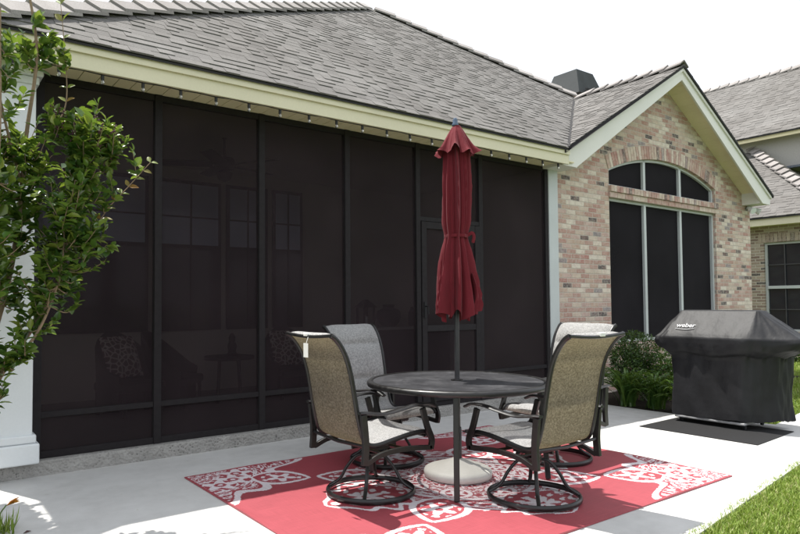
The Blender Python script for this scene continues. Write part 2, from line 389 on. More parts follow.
N = 40
for i in range(N):
    a = lerp(WL, WR, i / N); b = lerp(WL, WR, (i + 1) / N)
    pts = [(a, W, arch(a)), (b, W, arch(b)), (b, W, wall_top(b))]
    if a < GX < b: pts.append((GX, W, wall_top(GX)))
    pts.append((a, W, wall_top(a))); mb.add(pts, [tuple(range(len(pts)))])
    mb.add([(a, W, arch(a)), (b, W, arch(b)), (b, W + .14, arch(b)), (a, W + .14, arch(a))], [(0, 1, 2, 3)])
mb.add([(WL, W, .6), (WL, W + .14, .6), (WL, W + .14, SPRING), (WL, W, SPRING)], [(0, 1, 2, 3)])
mb.add([(WR, W, .6), (WR, W + .14, .6), (WR, W + .14, SPRING), (WR, W, SPRING)], [(0, 1, 2, 3)])
mb.add([(XR, W, -.1), (XR, 12.5, -.1), (XR, 12.5, wall_top(XR)), (XR, W, wall_top(XR))], [(0, 1, 2, 3)])
mb.add([(XL, W, -.1), (XL, 8.7, -.1), (XL, 8.7, 3.2), (XL, W, 3.2)], [(0, 1, 2, 3)])
mb.build('brick_wall', 'brick', house)
# brick arch over the window: real voussoirs
mb = MB(); a0 = math.asin((ARC_H + .02) / ARC_R); nv = 46
for i in range(nv):
    t0 = lerp(-a0, a0, (i + .06) / nv); t1 = lerp(-a0, a0, (i + .94) / nv)
    q = [(ARC_C + r * math.sin(t), W - .012, ARC_Z + r * math.cos(t)) for t, r in ((t0, ARC_R - .004), (t1, ARC_R - .004), (t1, ARC_R + .205), (t0, ARC_R + .205))]
    mb.poly(q, (0, .10, 0))
av = mb.build('brick_arch', 'voussoir', house)
mb = MB()
for i in range(nv):
    t0 = lerp(-a0, a0, i / nv); t1 = lerp(-a0, a0, (i + 1) / nv)
    mb.poly([(ARC_C + r * math.sin(t), W - .004, ARC_Z + r * math.cos(t)) for t, r in ((t0, ARC_R + .004), (t1, ARC_R + .004), (t1, ARC_R + .215), (t0, ARC_R + .215))], (0, .06, 0))
mb.build('mortar', 'mortar', av)
# ledge between the transom and the tall panes
mb = MB(); n = 42
for i in range(n):
    x0 = lerp(WL - .02, WR + .02, (i + .05) / n); x1 = lerp(WL - .02, WR + .02, (i + .95) / n); j = random.uniform(-.003, .003)
    mb.box(x0, x1, W - .05 + j, W + .06, 2.955 + j, 3.045 + j)
for i in range(16):
    x0 = lerp(WL - .02, WR + .02, (i + .02) / 16); x1 = lerp(WL - .02, WR + .02, (i + .98) / 16)
    mb.box(x0, x1, W - .025, W + .06, 2.872, 2.948)
led = mb.build('window_ledge', 'voussoir', house)
MB().box(WL, WR, W - .018, W + .10, 2.866, 3.035).build('mortar', 'mortar', led)
# sill
mb = MB(); n = 42
for i in range(n):
    x0 = lerp(WL - .06, WR + .06, (i + .05) / n); x1 = lerp(WL - .06, WR + .06, (i + .95) / n)
    mb.add([(x0, W - .06, .60), (x1, W - .06, .60), (x1, W + .12, .60), (x0, W + .12, .60), (x0, W - .06, .655), (x1, W - .06, .655), (x1, W + .12, .70), (x0, W + .12, .70)],
           [(0, 3, 2, 1), (4, 5, 6, 7), (0, 1, 5, 4), (1, 2, 6, 5), (3, 0, 4, 7), (2, 3, 7, 6)])
mb.build('window_sill', 'voussoir', house)
# the window itself: three tall dark sun screens, three over the ledge
win = MB().box(WL, WR, W + .135, W + .15, .62, 2.94).build('window', 'glass', house)
mb = MB(); yf0, yf1 = W + .045, W + .115
MULL = [9.59, 10.68]
for x in MULL: mb.box(x - .032, x + .032, yf0, yf1, .70, 2.871)
mb.box(WL, WL + .045, yf0, yf1, .70, 2.871); mb.box(WR - .05, WR, yf0, yf1, .70, 2.871)
mb.box(WL + .046, WR - .051, yf0 + .004, yf1 - .004, 2.83, 2.871); mb.box(WL + .046, WR - .051, yf0 + .004, yf1 - .004, .70, .735)
for x in MULL: mb.box(x - .032, x + .032, yf0, yf1, 3.046, arch(x) - .002)
mb.box(WL, WL + .045, yf0, yf1, 3.046, SPRING + .01); mb.box(WR - .05, WR, yf0, yf1, 3.046, SPRING + .01)
mb.box(WL + .046, WR - .051, yf0 + .004, yf1 - .004, 3.046, 3.08)
mb.tube([(lerp(WL, WR, i / 24), yf0 + .03, arch(lerp(WL, WR, i / 24)) - .022) for i in range(25)], .03, 4, ry=.02, up=(0, 0, 1))
mb.build('window_frame', 'mullion', win)
bx = [WL + .04] + MULL + [WR - .045]
for i in range(3):
    MB().box(bx[i] + .02, bx[i + 1] - .02, W + .085, W + .089, .71, 2.85).build('sun_screen', 'sunscreen', win)
    k = [lerp(bx[i] + .01, bx[i + 1] - .01, j / 10) for j in range(11)]
    MB().poly([(k[0], W + .085, 3.06), (k[-1], W + .085, 3.06)] + [(x, W + .085, arch(x) - .02) for x in k[::-1]], (0, .004, 0)).build('sun_screen', 'sunscreen', win)
MB().poly([(WL, W + .14, 3.04), (WR, W + .14, 3.04)] + [(x, W + .14, arch(x) + .03) for x in [lerp(WR, WL, j / 20) for j in range(21)]], (0, .008, 0)).build('window_pane', 'glass', win)
# gable roof
gl0, gr0 = GX - GH, GX + GH; YR = 5.12
VAL = (GX, 7.17, GZ)
gl_poly = [(gl0 - .06, YR, gz(gl0 - .06) + .03), (GX, YR, GZ + .03), (GX, 7.20, GZ + .03), (gl0 - .06, 5.06, gz(gl0 - .06) + .03)]
mb = MB(); shingles(mb, gl_poly, (0, 1, 0), seed=3)
groof = mb.build('gable_roof', 'shingle', house)
gr_poly = [(gr0 + .06, YR, gz(gr0 + .06) + .03), (GX, YR, GZ + .03), (GX, 7.20, GZ + .03), (gr0 + .06, 8.5, gz(gr0 + .06) + .03)]
mb = MB(); shingles(mb, gr_poly, (0, 1, 0), seed=4)
mb.build('gable_slope', 'shingle', groof)
mb = MB()
for pg in (gl_poly, gr_poly): mb.poly([Vector(p) - Vector((0, 0, .004)) for p in pg], (0, 0, -.035))
mb.build('roof_deck', 'underlay', groof)
sl = Vector((-1, 0, -GS)); sr = Vector((1, 0, -GS))
mb = MB(); ridge_caps(mb, (GX, YR, GZ + .035), (GX, 7.1, GZ + .035), sl, sr, .27, .15, .022, .05); mb.build('ridge_cap', 'cap', groof)
mb = MB()
for y0, x0, z0, ang in ((0, 0, 0, 0),):                # exposed metal line of the valley
    a = Vector((gl0, 5.07, EZ + .045)); b = Vector((GX, 7.17, GZ + .04))
    mb.tube([a.lerp(b, i / 10) for i in range(11)], .02, 4, ry=.004, up=(0, 0, 1))
mb.build('valley_flashing', 'underlay', groof)
# rake boards, their trim, sloped soffits, tail boxes
for sg in (-1, 1):
    def X(d): return GX + sg * d
    mb = MB(); z = lambda d: GZ - GS * d
    mb.poly([(X(0), 5.165, z(0) - .012), (X(GH), 5.165, z(GH) - .012), (X(GH), 5.165, z(GH) - .175), (X(GH - .30), 5.165, z(GH) - .175), (X(0), 5.165, z(0) - .20)], (0, .03, 0))
    rb = mb.build('rake_board', 'pale', house)
    MB().poly([(X(0), 5.14, z(0) - .006), (X(GH + .02), 5.14, z(GH + .02) - .006), (X(GH + .02), 5.14, z(GH + .02) - .060), (X(0), 5.14, z(0) - .060)], (0, .024, 0)).build('rake_trim', 'pale', rb)
    mb = MB()
    for k in range(21):
        d0 = k / 21 * (GH - .28); d1 = (k + .97) / 21 * (GH - .28)
        mb.poly([(X(d0), 5.196, z(d0) - .165), (X(d1), 5.196, z(d1) - .165), (X(d1), W + .02, z(d1) - .165), (X(d0), W + .02, z(d0) - .165)], (0, 0, .012))
    mb.build('rake_soffit', 'soffit', house)
    MB().poly([(X(GH - .36), 5.20, z(GH - .36) - .165), (X(GH - .01), 5.20, z(GH) - .10), (X(GH - .01), 5.20, z(GH) - .172), (X(GH - .36), 5.20, z(GH) - .172)], (0, .31, 0)).build('eave_return', 'pale', house)
# main roof: front slope is a triangle between two hips
MS = .833; EY = 5.055
def mz(y): return 3.30 + MS * (y - EY)
AP = Vector((6.75, 9.06, mz(9.06))); CL = Vector((.28, EY, 3.30)); CR = Vector((gl0 - .02, EY, 3.30))
VV = Vector((10.33, 7.33, mz(7.33))); VG = Vector((GX, 7.17, mz(7.17)))
mb = MB(); shingles(mb, [CL, CR, VG, VV, AP], (1, 0, 0), seed=5)
roof = mb.build('main_roof', 'shingle', house)
BL = Vector((.28, 13.5, 3.30)); CRR = Vector((14.9, EY + .06, 3.30)); BR = Vector((14.9, 13.5, 3.30))
mb = MB()
mb.poly([CL - Vector((0, -.01, .006)), CR - Vector((0, -.01, .006)), VG - Vector((0, 0, .006)), VV - Vector((0, 0, .006)), AP - Vector((0, 0, .006))], (0, 0, -.02))
mb.build('roof_deck', 'underlay', roof)
q1 = Vector((13.2, 7.3, 3.2)); q2 = Vector((13.2, 13.5, 3.2)); mb = MB(); mb.add([CL, BL, AP, VV, q1, q2], [(0, 1, 2), (3, 4, 2), (4, 5, 2), (1, 5, 2)]); mb.build('rear_slope', 'shingle', roof)
down = Vector((0, -1, -MS)).normalized()
mb = MB(); Tl = (AP - CL).normalized()
ls = (BL - CL).normalized().cross(Tl); ls = Vector((-1, .0, -.62)).normalized()
ridge_caps(mb, CL + Vector((0, 0, .02)), AP + Vector((0, 0, .02)), down - Tl * down.dot(Tl), ls - Tl * ls.dot(Tl), .31, .16, .026, .045)
Tr = (AP - VV).normalized(); rs = Vector((1, .0, -.5)).normalized()
ridge_caps(mb, VV + Vector((0, 0, .02)), AP + Vector((0, 0, .02)), down - Tr * down.dot(Tr), rs - Tr * rs.dot(Tr), .31, .16, .024, .04)
mb.build('ridge_cap', 'cap', roof)
# cupola-like chimney cap behind the ridge
def frustum(mb, c, w0, w1, z0, z1):
    return mb.add([(c[0] + sx * w / 2, c[1] + sy * w / 2, zz) for w, zz in ((w0, z0), (w1, z1)) for sx, sy in ((-1, -1), (1, -1), (1, 1), (-1, 1))],
                  [(0, 3, 2, 1), (4, 5, 6, 7), (0, 1, 5, 4), (1, 2, 6, 5), (2, 3, 7, 6), (3, 0, 4, 7)])
ch = MB().box(11.20, 11.86, 7.87, 8.53, 4.0, 5.56).build('chimney', 'brick', house)
mb = MB(); frustum(mb, (11.53, 8.2), .92, .56, 5.56, 6.12); mb.box(11.30, 11.76, 7.97, 8.43, 6.121, 6.14)
mb.build('chimney_cap', 'shingle_dark', ch)
mb = MB(); mb.box(11.25, 11.84, 7.69, 7.72, 5.58, 5.66)
mb.build('vent_louver', 'underlay', ch)
# eave: fascia, crown trim, boarded soffit
fa = MB().box(.30, gl0 + .06, 5.105, 5.13, 3.105, 3.27).build('fascia', 'cream', house, bevel=.004)
MB().box(.29, gl0 + .05, 5.082, 5.104, 3.225, 3.285).build('fascia_trim', 'cream', fa)
mb = MB(); k = 0; x = .31
while x < gl0 + .2: mb.box(x, x + .132, 5.131, W + .02, 3.145, 3.16); x += .138
mb.build('soffit', 'soffit', house)
# neighbouring returns so that the roof reads as a body: side and back walls
mb = MB(); mb.box(.55, .70, 8.5, 12.5, -.1, 3.2); mb.box(.55, XR, 12.4, 12.5, -.1, 3.2); mb.build('rear_wall', 'brick', house)
# porch column
mb = MB(); mb.box(.50, .815, 5.37, 5.66, .33, 3.14); col = mb.build('column', 'white', house, bevel=.006)
mb = MB(); mb.box(.455, .860, 5.325, 5.70, .117, .27); mb.box(.475, .84, 5.345, 5.68, .271, .335); mb.build('column_base', 'white', col, bevel=.012)
mb = MB(); mb.box(.48, .835, 5.35, 5.68, 3.0, 3.06); mb.box(.455, .86, 5.325, 5.70, 3.061, 3.142); mb.build('column_capital', 'white', col, bevel=.01)
# right pilaster of the porch
MB().box(7.105, 7.30, W - .03, W + .07, .117, 3.144).build('corner_post', 'mullion', house, bevel=.005)
# screen enclosure
POSTS = [.86, 1.80, 2.80, 3.80, 4.78, 5.80, 7.07]
enc = MB()
for i, x in enumerate(POSTS): enc.box(x - .032, x + .032, W - .02, W + .045, .117, 3.143)
enc = enc.build('screen_frame', 'bronze', house, bevel=.004)
for i in range(6):
    a, b = POSTS[i] + .033, POSTS[i + 1] - .033
    MB().box(a, b, W - .012, W + .035, .118, .17).build('screen_rail', 'bronze', enc, bevel=.003); MB().box(a, b, W - .012, W + .035, 3.09, 3.142).build('screen_rail', 'bronze', enc, bevel=.003); mb = MB()
    if i < 4 or i == 5: mb.box(a, b, W - .012, W + .035, .43, .475)
    else: mb.box(a, b, W - .015, W + .04, 2.25, 2.30)
    mb.build('screen_rail', 'bronze', enc, bevel=.003)
    if i != 4:
        MB().box(a, b, W + .010, W + .013, .171, .429).build('screen_panel', 'screen', enc)
        MB().box(a, b, W + .010, W + .013, .476, 3.089).build('screen_panel', 'screen', enc)
    else: MB().box(a, b, W + .010, W + .013, 2.301, 3.089).build('screen_panel', 'screen', enc)
# left side of the porch: the same screens, running back from the column
MB().box(.60, .603, 5.67, 8.45, .12, 3.14).build('side_screen', 'screen', house)
# screen door
a, b = POSTS[4] + .04, POSTS[5] - .04
door = MB(); y0, y1 = W - .03, W + .012
door.box(a, a + .075, y0, y1, .175, 2.245); door.box(b - .075, b, y0, y1, .175, 2.245)
for z0, z1 in ((.175, .32), (.98, 1.05), (2.165, 2.245)): door.box(a + .076, b - .076, y0 + .003, y1 - .003, z0, z1)
door = door.build('screen_door', 'bronze', house, bevel=.004)
MB().box(a + .076, b - .076, W - .012, W - .009, .321, .979).build('door_screen', 'screen', door)
MB().box(a + .076, b - .076, W - .012, W - .009, 1.051, 2.164).build('door_screen', 'screen', door)
mb = MB(); mb.box(a + .02, a + .055, y0 - .012, y0 - .001, 1.14, 1.32); mb.tube([(a + .037, y0 - .013, 1.27), (a + .037, y0 - .055, 1.27), (a + .037, y0 - .055, 1.18)], .008, 8)
mb.build('door_handle', 'black', door)
# inside of the porch: back wall, windows, ceiling
YB = 8.5
MB().box(.6, 7.31, YB, YB + .1, .11, 3.24).build('porch_wall', 'plaster', house)
MB().box(7.302, 7.316, 5.58, YB - .002, .115, 3.188).build('porch_wall', 'plaster', house)
MB().box(.36, 7.31, 5.53, YB, 3.19, 3.23).build('porch_ceiling', 'plaster', house)
for x0, x1 in ((1.0, 2.65), (2.78, 3.68), (3.76, 4.42), (4.50, 5.02)):
    wn = MB().box(x0, x1, YB - .03, YB - .006, .95, 3.02).build('porch_window', 'bronze', house)
    MB().box(x0 + .05, x1 - .05, YB - .04, YB - .031, 2.13, 2.97).build('window_pane', 'pane', wn)
    MB().box(x0 + .05, x1 - .05, YB - .04, YB - .031, .99, 2.07).build('window_pane', 'glass', wn)
    mb = MB(); xm = (x0 + x1) / 2; mb.box(xm - .012, xm + .012, YB - .05, YB - .041, .99, 2.97); mb.box(x0 + .05, xm - .013, YB - .05, YB - .041, 2.5, 2.52); mb.box(xm + .013, x1 - .05, YB - .05, YB - .041, 2.5, 2.52)
    mb.build('window_muntin', 'bronze', wn)

# string of round bulbs along the eave
sg = thing('string_lights', 'string of round clear bulbs hanging under the cream porch eave', 'string lights', (0, 0, 0))
xs = [.62 + .3135 * i for i in range(21)]
pts = []
for i, x in enumerate(xs):
    pts.append((x, 5.150, 3.105))
    if i < 20: pts.append((x + .157, 5.150, 3.108 + random.uniform(-.004, .006)))
MB().tube(curve(pts, 160), .0045, 6).build('cable', 'socket', sg, True)
b0 = s0 = None
for x in xs:
    if b0 is None:
        mb = MB().lathe([(.004, 0), (.009, -.003), (.0135, -.011), (.0148, -.019), (.0135, -.027), (.008, -.033), (.003, -.036)], 16, (0, 0, 0)); b0 = mb.build('light_bulb', 'bulb', sg, True)
        s0 = MB().lathe([(.006, .04), (.013, .036), (.0135, .002), (.010, -.004)], 12).build('bulb_socket', 'socket', b0, True); ob = b0
    else: ob = copy_tree(b0, sg)
    ob.location = (x, 5.150, 3.065)

# security light under the right end of the gable
fl = thing('security_light', 'white twin floodlight on the right end of the brick gable', 'floodlight', (13.02, 5.45, 3.06))
MB().lathe([(.05, -.01), (.05, .02), (.03, .035)], 16).build('mount', 'white', fl, True)
for dx in (-.11, .11):
    h = MB(); h.tube([(dx * .3, -.01, 0), (dx * .8, -.04, -.02), (dx, -.06, -.035), (dx * 1.25, -.13, -.075)], [.012, .014, .045, .062], 14); h.build('lamp_head', 'white', fl, True)

# ------------------------------------------------------------------ porch furniture, dim behind the screen
def wicker_chair(loc, rz, label, cushion):
    t = thing('wicker_armchair', label, 'armchair', loc, rz, 'armchairs on the porch')
    mb = MB()
    rows = []
    for i in range(15):                                   # rounded tub back with a high rear and low arms
        th = lerp(-2.2, 2.2, i / 14); r = .33; h = .40 + .44 * max(0, math.cos(th * .72)) ** 1.6
        x, y = -r * math.cos(th), r * math.sin(th)
        rows.append([(x, y, .06), (x * 1.02, y * 1.02, .3), (x * 1.10, y * 1.06, h + .04), (x * 1.04, y * 1.0, h + .055), (x * .90, y * .9, h), (x * .84, y * .84, .3)])
    mb.grid(rows); mb.build('seat_shell', 'dark', t, True)
    MB().box(-.27, .30, -.27, .27, .26, .36).build('seat', 'dark', t, bevel=.03)
    for sx in (-.22, .25):
        for sy in (-.24, .24): MB().tube([(sx, sy, 0), (sx, sy, .26)], .022, 8).build('leg', 'dark', t, True)
    if cushion:
        rows = []
        for i in range(9):
            a = lerp(-1, 1, i / 8); row = []
            for j in range(9):
                b = lerp(-1, 1, j / 8); th = .09 * (1 - a ** 4) * (1 - b ** 4); row.append((-.14 - .10 * b + th, a * .22, .62 + b * .22))
            rows.append(row)
        mb = MB().grid(rows); mb.build('cushion_front', 'pillow', t, True)
    return t
wicker_chair((2.05, 7.2, .11), R(-70), 'dark wicker armchair with patterned cushion at the left end of the porch', True)
wicker_chair((2.62, 7.45, .11), R(-40), 'dark empty wicker armchair beside the small round porch table', False)
wicker_chair((4.15, 7.3, .11), R(-95), 'dark wicker armchair with large diamond patterned cushion behind the middle screen', True)
t = thing('side_table', 'small dark round table on the porch carrying a figurine', 'side table', (3.30, 7.35, .11))
MB().lathe([(.30, .52), (.31, .53), (.31, .55), (.30, .56)], 32).build('table_top', 'dark', t, True)
for k in range(4):
    a = k * math.pi / 2 + .4; MB().tube([(.2 * math.cos(a), .2 * math.sin(a), 0), (.16 * math.cos(a), .16 * math.sin(a), .52)], .018, 8).build('leg', 'dark', t, True)
o = MB().lathe([(.06, 0), (.07, .02), (.045, .05), (.06, .12), (.035, .18), (.045, .22), (.02, .27), (.004, .28)], 20).build('figurine', 'dark', None, True)
o.location = (3.33, 7.33, .672); tag(o, 'dark figurine standing on the small round porch table', 'figurine')
t = thing('ceiling_fan', 'dark ceiling fan dimly seen through the porch screen', 'ceiling fan', (2.95, 6.7, 2.86))
MB().lathe([(.03, .33), (.015, .32), (.015, .12), (.10, .10), (.13, .04), (.11, -.02), (.05, -.04), (.09, -.07), (.07, -.14), (.01, -.17)], 24).build('motor', 'dark', t, True)
for k in range(5):
    a = R(72 * k + 15); m = Matrix.Rotation(a, 4, 'Z') @ Matrix.Rotation(R(12), 4, 'X')
    MB().box(.13, .68, -.07, .07, .02, .032, m).build('fan_blade', 'dark', t, bevel=.01)
t = thing('counter', 'long dark counter against the porch back wall left of the door', 'counter', (0, 0, 0))
MB().box(5.62, 7.30, 7.62, 8.20, .115, .90).build('cabinet', 'dark', t)
MB().box(5.58, 7.305, 7.58, 8.22, .901, .945).build('counter_top', 'stucco', t, bevel=.008)
t = thing('lantern', 'dark peaked lantern standing at left on the porch counter', 'lantern', (5.80, 7.9, .945))
MB().box(-.11, .11, -.11, .11, 0, .03).build('lantern_base', 'dark', t); mb = MB()
for sx in (-.09, .09):
    for sy in (-.09, .09): mb.box(sx - .012, sx + .012, sy - .012, sy + .012, .03, .30)
mb.build('lantern_frame', 'dark', t); mb = MB(); frustum(mb, (0, 0), .26, .05, .30, .42); mb.build('lantern_roof', 'dark', t)
MB().lathe([(.035, .03), (.035, .16), (.005, .165)], 16).build('candle', 'white', t, True)
o = MB().lathe([(.10, 0), (.17, .06), (.20, .15), (.17, .25), (.08, .30), (.10, .33), (.09, .34)], 28).build('round_urn', 'dark', None, True); o.location = (6.25, 7.9, .945)
tag(o, 'round bellied dark urn in the middle of the porch counter', 'urn')
o = MB().lathe([(.09, 0), (.10, .02), (.10, .22), (.06, .26), (.06, .29), (.07, .30)], 24).build('canister', 'dark', None, True); o.location = (6.78, 7.9, .945)
tag(o, 'small upright canister at right on the porch counter', 'canister')

# ------------------------------------------------------------------ leaves
def leaf_faces(P, D, Nn, L, Wd, fold=.18, curl=.15):
    """arrays of base point, direction, normal -> folded six-vertex leaves"""
    D = D / np.linalg.norm(D, axis=1, keepdims=True); B = np.cross(D, Nn); B /= np.linalg.norm(B, axis=1, keepdims=True) + 1e-9; U = np.cross(B, D)
    L = L[:, None]; Wd = Wd[:, None]
    q = [P, P + D * L * .38 + B * Wd * .5 + U * Wd * fold, P + D * L * .72 + B * Wd * .36 + U * (Wd * fold - L * curl * .5), P + D * L - U * L * curl,
         P + D * L * .72 - B * Wd * .36 + U * (Wd * fold - L * curl * .5), P + D * L * .38 - B * Wd * .5 + U * Wd * fold, P + D * L * .5 - U * L * curl * .15]
    V = np.stack(q, 1).reshape(-1, 3); n = len(P); base = (np.arange(n) * 7)[:, None]
    F = np.concatenate([base + np.array(f) for f in ((0, 1, 2, 6), (6, 2, 3), (0, 6, 4, 5), (6, 3, 4))] if False else [base + np.array([0, 1, 2, 6]), base + np.array([6, 4, 5, 0])], 0)
    T = np.concatenate([base + np.array([6, 2, 3]), base + np.array([6, 3, 4])], 0)
    return V, [tuple(f) for f in F] + [tuple(f) for f in T]
def leaf_mesh(name, mat, P, D, Nn, L, Wd, parent=None, **kw):
    V, F = leaf_faces(np.array(P), np.array(D), np.array(Nn), np.array(L), np.array(Wd), **kw)
    me = bpy.data.meshes.new(name); me.from_pydata([tuple(v) for v in V], [], F); me.materials.append(M[mat])
    me.polygons.foreach_set('use_smooth', [True] * len(me.polygons))
    o = bpy.data.objects.new(name, me); COL.objects.link(o)
    if parent is not None: o.parent = parent
    return o
def rv(): 
    v = np.random.normal(size=3); return v / np.linalg.norm(v)

# crape myrtle in front of the column
tree = thing('crape_myrtle', 'multi stemmed leafy crape myrtle in front of the white column', 'tree', (.15, 4.6, 0))
OFF = Vector((.15, 4.6, 0))
TK = .905
def Q(x, y, z): return (x / TK, y / TK, 1.31 + (z - 1.31) / TK)
STEMS = [([Q(.10, 4.15, -.05), Q(.08, 4.65, .9), Q(.15, 5.12, 1.6), Q(.17, 5.33, 2.45)], .022),  # unseen rear stem, added to carry the leaf clusters that shade the patio
         ([(.18, 4.58, -.05), (.36, 4.56, .5), (.51, 4.6, .86), (.79, 4.6, 1.35), (.94, 4.58, 1.93), (1.0, 4.55, 2.45)], .022),
         ([(.14, 4.62, -.05), (.30, 4.66, .6), (.50, 4.7, 1.2), (.60, 4.66, 1.75), (.64, 4.6, 2.4), (.69, 4.55, 2.95), (.62, 4.5, 3.4)], .024),
         ([(.10, 4.52, -.05), (.22, 4.42, .8), (.36, 4.34, 1.5), (.45, 4.3, 2.2), (.45, 4.3, 3.1)], .022),
         ([(.51, 4.6, .90), (.70, 4.52, 1.12), (.83, 4.48, 1.5), (.86, 4.5, 1.85)], .012),
         ([(.86, 4.6, 1.62), (1.02, 4.62, 1.75), (1.16, 4.62, 1.98), (1.30, 4.62, 2.15), (1.45, 4.6, 2.34)], .006),
         ([(.66, 4.58, 2.30), (.80, 4.6, 2.48), (.88, 4.6, 2.68), (.87, 4.6, 3.0), (.84, 4.6, 3.34)], .007),
         ([(.62, 4.62, 2.1), (.50, 4.5, 2.5), (.42, 4.45, 2.9), (.38, 4.4, 3.3)], .010),
         ([(.94, 4.58, 1.93), (1.08, 4.6, 2.2), (1.2, 4.62, 2.42)], .008)]
mb = MB(); nodes = []
for pts, r in STEMS:
    c = curve(pts, 30); mb.tube([p - OFF for p in c], [lerp(r, r * .3, i / 30) for i in range(31)], 8)
    nodes += [np.array(p) for p in c[6:]]
nodes = np.array(nodes)
CL_ = [((.70, 4.56, 2.96), .17, 18), ((.56, 4.5, 2.42), .28, 26), ((1.0, 4.58, 2.46), .25, 40), ((1.16, 4.6, 2.36), .18, 24), ((.84, 4.56, 2.08), .30, 58), ((1.02, 4.56, 2.12), .18, 20),
       ((.62, 4.5, 1.78), .34, 70), ((.95, 4.58, 1.66), .24, 40), ((.74, 4.55, 1.40), .28, 46), ((.57, 4.52, 1.08), .22, 20), ((.44, 4.4, 2.95), .26, 16), ((.35, 4.4, 2.2), .36, 40), ((.30, 4.5, 1.5), .36, 36), ((.50, 4.52, .86), .15, 8),
       ((-.15, 4.5, 2.7), .42, 30), ((-.1, 4.4, 2.0), .45, 34), (Q(.20, 5.28, 1.95), .30, 110), (Q(.13, 5.42, 2.42), .28, 90), (Q(.26, 5.10, 1.55), .24, 70), (Q(.24, 4.86, 1.95), .30, 90), (Q(.18, 4.98, 2.45), .28, 80), (Q(.30, 4.62, 1.5), .22, 50), (Q(.22, 4.62, 2.2), .26, 60)]  # clusters behind the trunk are out of view, added to shade the patio's left corner
LP, LD, LN, LL, LW = [], [], [], [], []
BUD = []
for c, r, k in CL_:
    for _ in range(k if c[0] < .3 else int(k * .78)):
        e = np.array(c) + rv() * r * random.random() ** .45 * np.array([1, 1, 1.05])
        s = nodes[np.argmin(np.linalg.norm(nodes - e, axis=1) + .25 * np.maximum(0, nodes[:, 2] - e[2] + .1))]
        mid = (s + e) / 2 + np.array([0, 0, -.03]) + rv() * .02
        tw = [s, mid, e + np.array([0, 0, .05])]; cv_ = curve(tw, 10)
        mb.tube([Vector(p) - OFF for p in cv_], [lerp(.0045, .0018, i / 10) for i in range(11)], 5)
        d = np.array(cv_[-1] - cv_[-3]); d /= np.linalg.norm(d)
        for i in range(3, 11):
            for sd in (-1, 1):
                if random.random() < .2: continue
                p = np.array(cv_[i]); side = np.cross(d, np.array([0, 0, 1])) * sd + rv() * .4
                LP.append(p); LD.append(d * .5 + side + np.array([0, 0, random.uniform(-.5, .35)])); LN.append(np.array([0, 0, 1]) + rv() * .55)
                l = random.uniform(.054, .098); LL.append(l); LW.append(l * random.uniform(.50, .64))
        if c[0] > .8 and c[2] > 2.3 and random.random() < .45: BUD.append(e + np.array([0, 0, .06]))
mb.build('trunk', 'bark', tree, True)
LP = np.array(LP) - np.array(OFF)
leaf_mesh('crown', 'leaf', LP, LD, LN, LL, LW, tree)
YP, YD, YN, YL, YW = [], [], [], [], []
for pts, k0 in ((STEMS[5][0], 4), (STEMS[6][0], 8)):
    c = curve(pts, 24)
    for i in range(k0, 25, 2):
        for sd in (-1, 1):
            T = np.array((c[min(i + 1, 24)] - c[i - 1]).normalized()); a = np.cross(T, np.array([.58, .81, 0])) * sd
            YP.append(np.array(c[i]) - np.array(OFF)); YD.append(T * .7 + a + rv() * .4); YN.append(np.array([-.4, -.6, .8]) + rv() * .4); l = random.uniform(.05, .085); YL.append(l); YW.append(l * .55)
leaf_mesh('young_shoots', 'young', YP, YD, YN, YL, YW, tree)
mb = MB()
for e in BUD:
    for _ in range(14):
        p = Vector(e) - OFF + Vector(rv()) * random.uniform(.005, .05); mb.lathe([(.001, -.007), (.0055, -.003), (.006, .002), (.001, .007)], 6, p)
mb.build('seed_pods', 'bud', tree, True)

# bring the whole tree out into the sun, clear of the eave
tree.location = (.15 * TK, 4.6 * TK, 0)
for ch_ in tree.children:
    n_ = len(ch_.data.vertices); a_ = np.empty(n_ * 3, np.float32); ch_.data.vertices.foreach_get('co', a_); a_ = a_.reshape(-1, 3) + np.array(OFF); o_ = np.array([0, 0, 1.31])
    a_ = o_ + (a_ - o_) * TK - np.array(OFF) * np.array([TK, TK, 1])
    ch_.data.vertices.foreach_set('co', a_.astype(np.float32).reshape(-1)); ch_.data.update()
# flower tuft at the very left edge of the patio
t = thing('flower_tuft', 'low grassy tuft with one orange flower at the left slab edge', 'plant', (.46, 4.24, -.02))
P, D, Nn, L, Wd = [], [], [], [], []
for _ in range(150):
    a = random.random() * 6.28; P.append([random.gauss(0, .05), random.gauss(0, .05), 0]); D.append([math.cos(a) * .7, math.sin(a) * .7, random.uniform(.5, 1.6)]); Nn.append([math.cos(a), math.sin(a), .3]); l = random.uniform(.07, .15); L.append(l); Wd.append(.008)
leaf_mesh('foliage', 'grass', P, D, Nn, L, Wd, t, curl=.3)
mb = MB().tube(curve([(0, 0, .02), (.02, 0, .12), (.05, -.01, .17)], 8), .004, 6); mb.build('stem', 'strap', t, True)
P, D, Nn = [], [], []
for k in range(7): a = k * .9; P.append([.05, -.01, .165]); D.append([.9 + .3 * math.cos(a), .4 * math.sin(a) - .1, .6 + .35 * math.cos(a)]); Nn.append([-.4, 0, 1])
leaf_mesh('flower', 'orange', P, D, Nn, [.08] * 7, [.022] * 7, t)
o = MB().poly([(-.022, -.006, 0), (.0, -.010, .004), (.024, .004, 0), (.002, .008, .006)], (0, 0, .003)).build('dead_leaf', 'bud'); o.location = (.605, 4.13, .003); o.rotation_euler = (0, 0, .2)
tag(o, 'tiny dark dead leaf lying on the shaded concrete at left', 'leaf')

